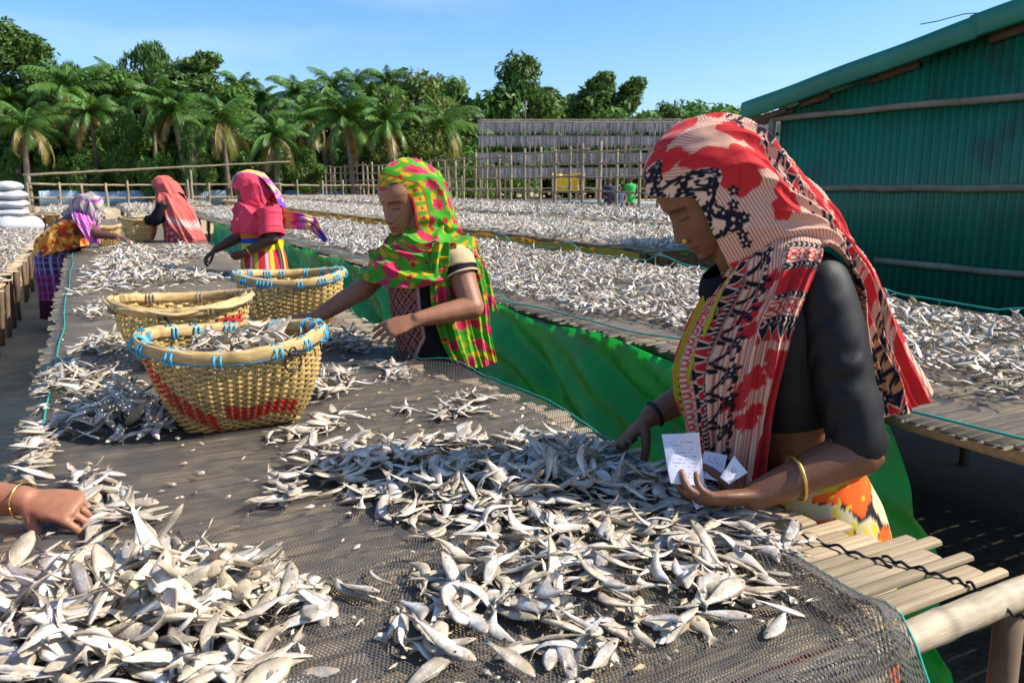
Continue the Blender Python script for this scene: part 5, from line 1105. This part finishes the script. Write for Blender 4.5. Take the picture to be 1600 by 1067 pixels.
# fish pinched in the far hand
F = Fishes(); r = random.Random(21)
for k in range(7):
    p = q(972+r.uniform(-12, 12), 706+r.uniform(-14, 10), -.20+r.uniform(-.01, .02)); F.put(FV, r.randrange(18), p, (r.uniform(-.6, .6), r.uniform(.2, 1.0), 2.2+r.uniform(-.6, .6)), .085, .85)
F.mb.build('handful_of_fish', M['fish'], kind='stuff', label='small handful of fish gripped over the table by the woman in black', cat='dried fish')
# ---------------------------------------------------------------- shared cloth builders for the other figures
cA, BA, kA = A_.H
HOODL = ((HOODA[:8]-cA)@BA)/kA          # hood ribs in head coordinates
def hood(p, pattern, parent, rows=7, nu=150, nv=170, folds=((.006, 8, .5, .3, .15, 1.3), (.008, 4, 1.0, .1, .4, 1.3)), name='headscarf', scale=1.0, seed=0, fwd=0.0):
    c, B, k = p.H; L_ = HOODL[:rows].copy()*scale; L_[:, :, 1] -= L_[:, 5:6, 1]*0
    L_[..., 0] += fwd; G = (L_*k)@B.T+c; return cloth(G, nu, nv, pattern, name, 'cloth', parent, folds=folds, out=c, seed=seed)
def cape(p, rings, pattern, parent, name, nu=120, nv=220, folds=(), drop=None, seed=0, matn='cloth'):
    """rings: (px, py, w, ru along picture, rd in depth); drop(theta)-> pixels to lower the ring, grows with row"""
    th = np.linspace(0, 2*math.pi, 17); ctrl = []
    for i, (px, py, w, ru, rd) in enumerate(rings):
        c = p.q(px, py, w); row = []
        for t in th:
            dz = 0 if drop is None else drop(t)*i/(len(rings)-1); row.append(c+RT*ru*math.cos(t)-HF*rd*math.sin(t)+ZV*dz)
        ctrl.append(row)
    return cloth(np.array(ctrl), nu, nv, pattern, name, matn, parent, folds=folds, out=p.q(*rings[-1][:3]), seed=seed)
def panel(p, rows, pattern, parent, name, nu=90, nv=70, folds=((.006, 3, .5, .2, -.1, 1.3),), seed=0, out=(0, 0), matn='cloth'):
    return cloth(np.array([[p.q(*c) for c in r_] for r_ in rows]), nu, nv, pattern, name, matn, parent, folds=folds, seed=seed)
def legs(p, hip, facing, r0=.08):
    sd = np.cross(ZV, facing)
    for s_ in (-1, 1):
        h_ = hip+sd*s_*.085; g_ = h_*np.array((1, 1, 0)); p.limb([h_, g_+ZV*.42+facing*.02, g_+ZV*.07], [r0, .055, .036]); p.limb([g_+ZV*.035-facing*.02, g_+ZV*.033+facing*.08, g_+ZV*.025+facing*.15], [.036, .033, .024])
# ================================================================= WOMAN IN GREEN FLORAL SCARF
B_ = Person(2.98, 'woman in a green, yellow and pink floral scarf bending over the table with bare forearms', (.29, .125, .066)); q = B_.q
B_.head(q(632, 313, 0), R(50), R(16), 1.06)
B_.limb([q(645, 335, 0), q(656, 372, 0), q(660, 400, 0)], [.052, .048, .055])
torB = B_.Q([(660, 408, 0), (662, 440, 0), (667, 490, 0), (676, 540, 0), (688, 610, 0), (692, 650, 0)])
B_.limb(torB, [(.085, .10), (.12, .12), (.115, .11), (.12, .12), (.14, .14), (.13, .13)], 20, ref=RT); facB = nrm(-RT-HF*.4)
legs(B_, torB[-1], facB)
s1, e1, w1 = q(612, 405, -.08), q(566, 452, -.02), q(492, 497, .03); s2, e2_, w2 = q(714, 408, .09), q(738, 480, .16), q(652, 499, .25)
B_.limb([q(640, 408, -.04), s1, s1*.5+e1*.5, e1], [.055, .052, .045, .042]); B_.limb([e1, e1*.4+w1*.6, w1], [.042, .034, .025])
B_.limb([q(688, 410, .04), s2, s2*.5+e2_*.5, e2_], [.055, .052, .047, .043]); B_.limb([e2_, e2_*.45+w2*.55, w2], [.044, .036, .026])
B_.hand(w1, q(455, 505, .04)-w1, ZV*.8-HF*.6, curl=(.5, .5, .6, .6), thumb=(.6, .7, .5), side=1)
B_.hand(w2, q(612, 512, .27)-w2, ZV*.75-HF*.55+RT*.1, curl=(.25, .32, .38, .45), curl2=(.2, .25, .3, .35), spread=.13, thumb=(.5, .7, .7), side=1, sc=1.05)
B_.build(.0036); rB = B_.root
GRN = np.array((.055, .30, .02)); YEL = np.array((.68, .38, .015)); ROS = np.array((.60, .035, .10))
def patB(su, sv, uu, vv, border='y0'):
    x, y = su, sv; C = np.zeros(x.shape+(3,))+GRN*(.85+.3*vnoise(x*30, y*30))[..., None]
    def motif(C, per, off, r0, col, thr, n=5, sq=1.0, seed=0):
        gx, gy = (x+off)/per, (y+off*.7)/per; ix, iy = np.floor(gx), np.floor(gy); h = _perm[(ix.astype(int)*7+seed) % 64, (iy.astype(int)*13+seed) % 64]; h2 = _perm[(ix.astype(int)*3+seed+5) % 64, (iy.astype(int)*5+9) % 64]
        dx = (gx-ix-.5-(h-.5)*.4)*per; dy = (gy-iy-.5-(h2-.5)*.4)*per; th = np.arctan2(dy, dx*sq)+h*6; r_ = np.hypot(dx*sq, dy); rad = r0*(.7+.5*h)*(.65+.35*np.abs(np.cos(th*n/2))); m = soft(rad-r_, .003)*(h2 > thr); C = mixc(C, m, col)
        return mixc(C, m*soft(.0018-np.abs(((r_/.008) % 1)-.5)*.008)*.45, np.array(col)*.3)
    C = motif(C, .058, .01, .022, YEL, .30, 2, 1.7, 3); C = motif(C, .05, .035, .015, (.42, .40, .02), .5, 3, 1, 21); C = motif(C, .072, .0, .032, ROS, .25, 7, 1, 11); C = motif(C, .05, .02, .012, (.45, .02, .02), .55, 4, 1, 31); return C
def patB_hood(su, sv, uu, vv):
    C = patB(su, sv, uu, vv); x = su; D = np.zeros_like(C)+YEL; D = mixc(D, soft(.007-np.abs(((sv/.034) % 1)-.5)*.034), (.10, .30, .03)); D = mixc(D, soft(.006-np.hypot(((sv/.034+.5) % 1-.5)*.034, x-.030)), ROS)
    C = np.where((x < .052)[..., None], D, C); C = mixc(C, soft(.009-x), (.58, .04, .04)); return mixc(C, soft(.0025-np.abs(x-.052)), (.45, .02, .02))
hood(B_, patB_hood, rB, rows=7, nu=220, nv=260, folds=((.008, 7, .6, .3, .1, 1.3), (.012, 4, 1.1, .1, .35, 1.3)), seed=1, fwd=-.012)
cape(B_, [(662, 354, .0, .060, .07), (661, 368, .0, .092, .098), (665, 381, .0, .152, .130), (667, 396, .0, .195, .150), (658, 416, .01, .205, .165), (650, 434, .02, .198, .168)], patB, rB, 'scarf_wrap', nu=200, nv=420, folds=((.013, 3, 3.2, .2, .0, 1.3), (.011, 5, -2.4, .6, .0, 1.3), (.006, 10, 3, .1, .3, 1.3)), drop=lambda t: .075*max(0, math.cos(t-.15))**2-.025*max(0, math.sin(t+.6)), seed=3)
panel(B_, [[(676, 380, .155), (694, 378, .14), (716, 382, .11), (742, 390, .06)], [(672, 430, .165), (694, 430, .15), (718, 428, .09), (756, 432, .03)], [(676, 480, .16), (700, 485, .13), (730, 482, .04), (764, 475, .0)], [(690, 530, .15), (714, 535, .12), (740, 530, .04), (768, 522, .0)], [(708, 568, .14), (728, 574, .11), (752, 574, .05), (776, 566, .01)]], patB, rB, 'scarf_end', nu=240, nv=160, folds=((.013, 4, .4, .2, -.1, 1.4), (.007, 8, -.3, .5, .1, 1.4)), seed=4)
panel(B_, [[(716, 384, .05), (738, 392, .03), (752, 405, -.02)], [(735, 440, .02), (755, 440, 0), (768, 445, -.04)], [(748, 478, .0), (762, 484, -.01), (776, 488, -.05)]], patB, rB, 'scarf_second_end', nu=120, nv=80, folds=((.009, 3, .4, .2, -.1, 1.4),), seed=9)
def dressB(s, a):
    C = np.tile(np.array((.012, .012, .014)), (len(a), 1)); d = ((a-2.25+math.pi) % (2*math.pi))-math.pi; wd = .62 if s < .42 else .62*max(0, 1-(s-.42)/.12)
    mk = np.abs(d) < wd; k = (np.sin(d*40)*np.sin(s*240)+.6*np.cos(d*25)*np.cos(s*130) > -.25); C[mk] = (.33, .13, .10); C[mk & ~k] = (.05, .02, .03); C[(np.abs(np.abs(d)-wd) < .05) & (wd > .03)] = (.45, .25, .22); return C
fzB = torB[-1]*np.array((1, 1, 0))
sleeve([q(660, 404, 0), q(661, 425, 0), q(664, 470, 0), q(672, 520, 0), q(684, 580, 0), q(692, 650, 0), fzB+ZV*.35, fzB+ZV*.12], [(.095, .11), (.13, .13), (.132, .125), (.135, .13), (.155, .15), (.16, .155), (.17, .17), (.19, .19)], 260, 'dress', dressB, rB, ref=RT, wr=.005, fr=2, m=220)
sleeve([q(695, 402, .05), s2, s2*.82+e2_*.18, s2*.66+e2_*.34], [.056, .060, .061, .062], 40, 'sleeve', lambda s, a: np.tile((.50, .36, .20) if s < .62 else ((.012, .012, .014) if s < .9 else (.45, .33, .2)), (len(a), 1)), rB, wr=.003, fr=5, ref=RT)
sleeve([q(640, 400, -.05), s1, s1*.75+e1*.25], [.066, .064, .062], 30, 'sleeve', (.02, .02, .022), rB, wr=.003, fr=5, ref=RT)
# ================================================================= WOMAN IN PINK
C_ = Person(5.75, 'woman in a pink top and pink scarf with a tie dyed end blowing behind', (.085, .036, .022)); q = C_.q
C_.head(q(388, 298, 0), R(8), R(22), 1.0)
C_.limb([q(393, 308, 0), q(400, 322, 0), q(405, 334, 0)], [.052, .055, .08]); torC = C_.Q([(405, 332, 0), (407, 355, 0), (410, 380, 0), (413, 410, 0), (415, 435, 0)])
C_.limb(torC, [(.10, .14), (.12, .13), (.115, .125), (.13, .14), (.13, .14)], 16, ref=RT); legs(C_, torC[-1], -RT)
s1, e1, w1 = q(385, 335, -.16), q(372, 371, -.18), q(337, 390, -.12); s2, e2_, w2 = q(420, 334, .15), q(426, 372, .20), q(385, 394, .22)
for (a_, b_, c_) in ((s1, e1, w1), (s2, e2_, w2)): C_.limb([a_, a_*.5+b_*.5, b_], [.058, .05, .046]); C_.limb([b_, b_*.45+c_*.55, c_], [.046, .037, .027])
C_.hand(w1, q(322, 402, -.1)-w1, ZV*.8-RT*.3, curl=(.6, .6, .6, .6), thumb=(.5, .7, .6), side=-1); C_.hand(w2, q(368, 400, .22)-w2, -HF*.7-ZV*.5, curl=(.6, .6, .6, .6), thumb=(.5, .7, .6), side=-1)
C_.build(.0065); rC = C_.root; PK = np.array((.74, .06, .11))
def patC(su, sv, uu, vv):
    C = np.zeros(su.shape+(3,))+PK*(.85+.3*vnoise(su*25, sv*9))[..., None]; m = soft(np.abs(vv-.5)*-1+.09, .02)*(su > .03)
    C = mixc(C, m, (.70, .45, .12)); C = mixc(C, soft(.02-np.abs(np.abs(vv-.5)-.08), .01)*(su > .03), (.10, .06, .30)); return C
hood(C_, patC, rC, rows=7, nu=110, nv=140, seed=2)
cape(C_, [(393, 314, 0, .085, .09), (399, 322, 0, .13, .14), (404, 332, 0, .165, .19), (406, 346, 0, .175, .20), (405, 362, .0, .165, .19)], lambda su, sv, uu, vv: np.zeros(su.shape+(3,))+PK*(.8+.35*vnoise(su*20, sv*12))[..., None], rC, 'scarf_wrap', nu=80, nv=200, folds=((.016, 6, 2.2, .2, .0, 1.3), (.01, 9, -1.5, .5, .2, 1.3)), seed=5)
def tiedye(su, sv, uu, vv):
    k = (uu*1.0+.15*vnoise(uu*6, vv*6)); C = np.zeros(su.shape+(3,))+np.array((.60, .04, .32))
    for lo, hi, col in ((.0, .12, (.62, .06, .10)), (.12, .30, (.72, .58, .18)), (.42, .52, (.35, .20, .55)), (.55, .66, (.72, .62, .30)), (.80, .87, (.70, .55, .3)), (.93, 1.1, (.08, .10, .50))): C = mixc(C, soft(k-lo, .05)*soft(hi-k, .05), col)
    return C
panel(C_, [[(436, 326, .05), (440, 342, .04), (442, 358, .02)], [(458, 330, .10), (460, 344, .06), (460, 358, .05)], [(480, 336, .08), (481, 348, .10), (480, 361, .06)], [(496, 346, .10), (494, 357, .06), (492, 366, .08)], [(512, 374, .07), (510, 377, .07), (507, 380, .07)]], tiedye, rC, 'scarf_tail', nu=120, nv=50, folds=((.018, 2, 1.0, .2, .1, 1.3),), seed=6)
panel(C_, [[(392, 268, .0), (402, 267, -.02), (412, 270, -.05)], [(412, 280, .08), (422, 284, .06), (430, 290, .0)], [(426, 300, .10), (434, 302, .07), (440, 306, .02)], [(434, 318, .10), (440, 322, .07), (446, 326, .03)]], tiedye, rC, 'scarf_stripe', nu=60, nv=30, folds=((.006, 2, .5, .2, .1, 1.3),), seed=7)
fzC = torC[-1]*np.array((1, 1, 0))
def dressC(s, a):
    C = np.tile(np.array((.60, .50, .01)), (len(a), 1))
    if s < .12: C[:] = (.20, .03, .30)
    elif s < .2: C[:] = (.62, .16, .03)
    elif s < .27: C[:] = (.03, .06, .35)
    elif s > .40: C[:] = (.55, .03, .05); C[np.sin(a*9) > .6] = (.55, .45, .05); C[np.sin(a*9+1) < -.8] = (.6, .45, .4)
    return C
sleeve([q(405, 350, 0), q(408, 370, 0), q(411, 390, 0), q(413, 415, 0), fzC+ZV*.5, fzC+ZV*.1], [(.135, .15), (.135, .145), (.145, .16), (.16, .18), (.18, .2), (.2, .22)], 90, 'dress', dressC, rC, ref=RT, wr=.008, fr=1, m=100)
sleeve([s2+ZV*.03, s2*.6+e2_*.4, s2*.1+e2_*.9], [.085, .08, .085], 40, 'sleeve', PK, rC, wr=.005, fr=5, ref=RT, matn='cloth'); sleeve([s1+ZV*.03, s1*.6+e1*.4, s1*.2+e1*.8], [.08, .075, .075], 30, 'sleeve', PK*.8, rC, wr=.005, fr=5, ref=RT, matn='cloth')
bangle(w2*.9+e2_*.1, w2-e2_, .034, .004, 'gold', rC)
# ================================================================= WOMAN IN LONG SALMON SCARF
D_ = Person(9.0, 'woman wrapped in a long salmon scarf with a pale border, reaching over the table', (.075, .032, .02)); q = D_.q
D_.head(q(254, 296, 0), R(5), R(18), 1.05); D_.limb([q(257, 304, 0), q(262, 316, 0)], [.055, .075]); torD = D_.Q([(264, 316, 0), (270, 335, 0), (278, 358, 0), (284, 385, 0)]); D_.limb(torD, [(.10, .15), (.13, .15), (.13, .14), (.13, .15)], 16, ref=RT); legs(D_, torD[-1], -RT)
for a_, b_, c_, sd in ((q(256, 320, .14), q(246, 342, .18), q(226, 345, .16), -1), (q(258, 320, -.14), q(244, 340, -.16), q(232, 345, -.16), -1)):
    D_.limb([a_, b_], [.058, .046]); D_.limb([b_, c_], [.046, .03]); D_.hand(c_, c_-b_, ZV, curl=(.5,)*4, side=sd)
D_.build(.009); rD = D_.root; SAL = np.array((.58, .12, .10))
def patD(su, sv, uu, vv):
    C = np.zeros(su.shape+(3,))+SAL; b_ = uu-.58; m = soft(.055-np.abs(b_), .02)*(np.sin(sv*150)*np.sin(uu*160) > -.15); C = mixc(C, m*.8, (.62, .52, .48)); return mixc(C, soft(.02-np.abs(uu-.80), .01)*.7, (.12, .05, .06))
hood(D_, lambda su, sv, uu, vv: mixc(np.zeros(su.shape+(3,))+SAL, soft(.02-su, .005), (.03, .16, .06)), rD, rows=7, nu=80, nv=110, seed=3)
cape(D_, [(262, 296, 0, .085, .10), (267, 310, 0, .14, .16), (274, 326, 0, .175, .20), (283, 346, 0, .19, .21), (294, 366, 0, .17, .2), (306, 384, 0, .11, .17)], patD, rD, 'scarf_wrap', nu=120, nv=180, folds=((.018, 7, .9, .2, .1, 1.3), (.012, 12, -.6, .5, .3, 1.3)), drop=lambda t: .16*max(0, -math.cos(t))-.10*max(0, math.cos(t)), seed=6)
for a_, b_, c_ in ((q(256, 320, .14), q(246, 342, .18), q(226, 345, .16)), (q(258, 320, -.14), q(244, 340, -.16), q(232, 345, -.16))): sleeve([a_, b_, b_*.2+c_*.8], [.075, .065, .05], 24, 'sleeve', (.012, .012, .014), rD, wr=.005, fr=4, ref=RT)
fzD = torD[-1]*np.array((1, 1, 0))
def dressD(s, a): C = np.tile(np.array((.40, .03, .05)), (len(a), 1)); C[np.sin(a*14+s*20)*np.sin(s*50) > .35] = (.5, .38, .36); return C
sleeve([q(266, 320, 0), q(276, 350, 0), q(284, 385, 0), fzD+ZV*.4, fzD+ZV*.1], [(.12, .15), (.145, .165), (.17, .18), (.2, .2), (.22, .22)], 60, 'dress', dressD, rD, ref=RT, wr=.01, fr=1)
# ================================================================= WOMAN BENT DOUBLE AT THE LEFT
E_p = Person(7.6, 'woman bent over the table in an orange print wrap and purple striped scarf', (.11, .045, .028)); q = E_p.q
E_p.head(q(143, 326, .05), R(150), R(50), 1.0); E_p.limb([q(138, 334, .03), q(132, 344, 0)], [.055, .08]); torE = E_p.Q([(133, 346, 0), (122, 352, 0), (108, 360, 0), (95, 372, 0), (88, 395, 0)]); E_p.limb(torE, [(.11, .15), (.13, .16), (.13, .15), (.15, .17), (.15, .17)], 16, ref=ZV)
legs(E_p, torE[-1]-ZV*.1, nrm(RT*.8-HF*.2))
for sw in (.14, -.14):
    a_, b_, c_ = q(136, 352, sw), q(152, 366, sw+.04), q(182, 370, sw+.05); E_p.limb([a_, b_], [.058, .048]); E_p.limb([b_, c_], [.046, .03]); E_p.hand(c_, q(198, 374, sw+.05)-c_, ZV, curl=(.4,)*4, side=1)
E_p.build(.009); rE = E_p.root
def patE(su, sv, uu, vv):
    C = np.zeros(su.shape+(3,))+np.array((.62, .26, .03)); n1 = vnoise(su*24+3, sv*24); n2 = vnoise(su*34+17, sv*34+5); C[n1 > .6] = (.62, .05, .02); C[(n1 > .54) & (n1 <= .6)] = (.12, .04, .02); C[n2 > .74] = (.75, .45, .12); C[(n2 < .2)] = (.10, .05, .04); return C
def patEs(su, sv, uu, vv):
    k = (vv*9+.3*np.sin(uu*5)) % 1; C = np.zeros(su.shape+(3,))+np.array((.50, .05, .36)); C[(k > .35) & (k < .6)] = (.62, .45, .55); C[(k >= .6) & (k < .75)] = (.25, .06, .30); return C
cape(E_p, [(140, 340, .0, .07, .13), (130, 342, .0, .13, .19), (118, 348, .0, .17, .22), (107, 358, .0, .19, .23), (99, 374, .0, .22, .24), (100, 394, .0, .22, .23)], patE, rE, 'wrap', nu=120, nv=160, folds=((.016, 7, .9, .2, .2, 1.3), (.01, 12, -.6, .5, .3, 1.3)), seed=4, drop=lambda t: .06*math.cos(t))
panel(E_p, [[(112, 328, .10), (128, 326, .02), (146, 330, -.06)], [(113, 340, .22), (134, 338, .18), (152, 342, .05)], [(126, 360, .25), (142, 358, .21), (156, 362, .10)], [(140, 382, .22), (148, 380, .18), (155, 380, .10)]], patEs, rE, 'striped_shawl', nu=70, nv=60, folds=((.010, 4, .5, .2, -.1, 1.3),), seed=11)
def patEh(su, sv, uu, vv): C = np.zeros(su.shape+(3,))+np.array((.42, .36, .33)); k = (uu*3+vv*2) % 1; C[k > .78] = (.34, .06, .32); C[(k > .3) & (k < .4)] = (.25, .3, .15); return C
hood(E_p, patEh, rE, rows=7, nu=70, nv=100, seed=5)
panel(E_p, [[(128, 308, .12), (140, 304, .05), (154, 310, -.02)], [(124, 322, .15), (142, 316, .14), (158, 320, .04)], [(136, 340, .14), (148, 336, .15), (158, 338, .08)], [(146, 352, .12), (151, 352, .12), (156, 352, .10)]], patEh, rE, 'scarf_fold', nu=60, nv=50, folds=((.010, 3, .5, .2, -.1, 1.3),), seed=12)
fzE = (torE[-1])*np.array((1, 1, 0))
def plaid(s, a):
    C = np.tile(np.array((.045, .02, .10)), (len(a), 1)); x = (a*3) % 1; C[x > .75] = (.28, .30, .42); C[(x > .4) & (x < .5)] = (.22, .03, .25)
    if (s*12) % 1 > .75: C = C*.5+np.array((.15, .16, .24))
    if s > .55: C = C*.4+np.array((.14, .008, .06))
    if s > .82: C[:] = (.05, .01, .03)
    return C
sleeve([q(96, 380, 0), q(88, 400, 0), fzE+ZV*.45, fzE+ZV*.12], [(.17, .19), (.18, .2), (.18, .19), (.19, .2)], 60, 'skirt', plaid, rE, ref=RT, wr=.012, fr=.7, m=100)
# ================================================================= PERSON WHOSE HAND REACHES IN AT THE LEFT
F_ = Person(1.40, 'person at the left edge, bare hand with a thin gold bangle picking up a fish', (.30, .13, .07), cat='person'); q = F_.q
fw_ = q(40, 782, .0); fe_ = q(-165, 770, -.05); stand = np.array((-.62, 1.45, 0)); fs_ = stand+np.array((.10, -.02, 1.12))
F_.limb([fs_, fs_*.5+fe_*.5, fe_], [.056, .050, .043]); F_.limb([fe_, fe_*.4+fw_*.6, fw_], [.043, .036, .0275])
F_.hand(fw_, q(100, 790, .01)-fw_, ZV*.9-HF*.4, curl=(.45, .62, .85, 1.05), curl2=(.5, .55, .55, .5), spread=.13, thumb=(.75, .7, .85), side=1, sc=1.0)
F_.limb([stand+ZV*.62, stand+ZV*.9, stand+ZV*1.12+np.array((.02, 0, 0)), stand+ZV*1.22+np.array((.04, 0, 0))], [(.16, .14), (.13, .12), (.12, .16), (.06, .06)], 16, ref=np.array((0, 1., 0))); F_.head(stand+np.array((.10, 0, 1.37)), R(180)-0*1, R(30), 1.0)
F_.limb([stand+np.array((.0, -.17, 1.12)), stand+np.array((.08, -.2, .9)), stand+np.array((.2, -.12, .8))], [.055, .045, .03]); F_.limb([stand+ZV*1.12+np.array((.02, 0, 0)), stand+np.array((.06, 0, 1.3))], [.06, .052]); legs(F_, stand+ZV*.62, np.array((1., 0, 0)))
h2_ = stand+np.array((.2, -.12, .8)); F_.hand(h2_, np.array((.8, .25, -.25)), np.array((.1, -.5, .8)), curl=(.5, .5, .6, .6), side=-1)
F_.build(.0032); rF = F_.root
sleeve([fs_+ZV*.02, fs_*.7+fe_*.3, fs_*.4+fe_*.6], [.075, .068, .062], 30, 'sleeve', (.42, .06, .14), rF, wr=.004, fr=5); sleeve([stand+np.array((0, -.15, 1.15)), stand+np.array((.04, -.19, 1.0)), stand+np.array((.08, -.2, .9))], [.075, .066, .06], 30, 'sleeve', (.42, .06, .14), rF, wr=.004, fr=5)
sleeve([stand+np.array((.03, 0, 1.2)), stand+np.array((.02, 0, 1.1)), stand+ZV*.85, stand+ZV*.6, stand+ZV*.15], [(.08, .13), (.14, .18), (.16, .16), (.19, .2), (.24, .24)], 60, 'dress', (.30, .04, .12), rF, ref=(1., 0, 0), wr=.008, fr=1); hood(F_, lambda su, sv, uu, vv: np.zeros(su.shape+(3,))+np.array((.42, .06, .14)), rF, nu=70, nv=90)
bangle(fw_*.985+fe_*.015, fw_-fe_, .034, .0013, 'gold', rF)
# ================================================================= FAR FIGURES
def bystander(px, D, shirt, label, hgt=1.6, lean=0):
    p = Person(D, label, (.12, .05, .03), cat='person'); b = p.q(px, 300, 0); b = np.array((b[0], b[1], 0)); z = lambda h: b+ZV*h*hgt/1.6
    p.limb([z(.80), z(1.0), z(1.25), z(1.34)], [(.15, .13), (.13, .11), (.17, .11), (.06, .06)], 14, ref=RT); p.limb([z(1.32), z(1.44)], [.055, .05]); p.head(z(1.48), R(20), R(15), 1.0); legs(p, z(.80), nrm(-RT*.6-HF*.6))
    for s_ in (-1, 1): p.limb([z(1.28)+RT*.19*s_, z(1.02)+RT*.24*s_-HF*.05, z(.92)+RT*.12*s_-HF*.25], [.052, .042, .03])
    p.build(.014, smooth=1); sleeve([z(.74), z(1.0), z(1.25), z(1.33)], [(.19, .17), (.16, .14), (.21, .14), (.10, .09)], 24, 'shirt', shirt, p.root, ref=RT, wr=.008, fr=2)
bystander(984, 26.5, np.array((.05, .40, .09)), 'person in a green shirt behind the lattice fence', 1.68); bystander(966, 25.8, np.array((.10, .12, .20)), 'shorter person in dark blue in front of the green shirted one', 1.38); bystander(952, 27.5, np.array((.04, .05, .07)), 'dark clothed person left of the green shirt, behind the fence', 1.62)
bystander(696, 40, np.array((.03, .03, .04)), 'dark figure behind the lattice fence, right of the green scarf', 1.6)
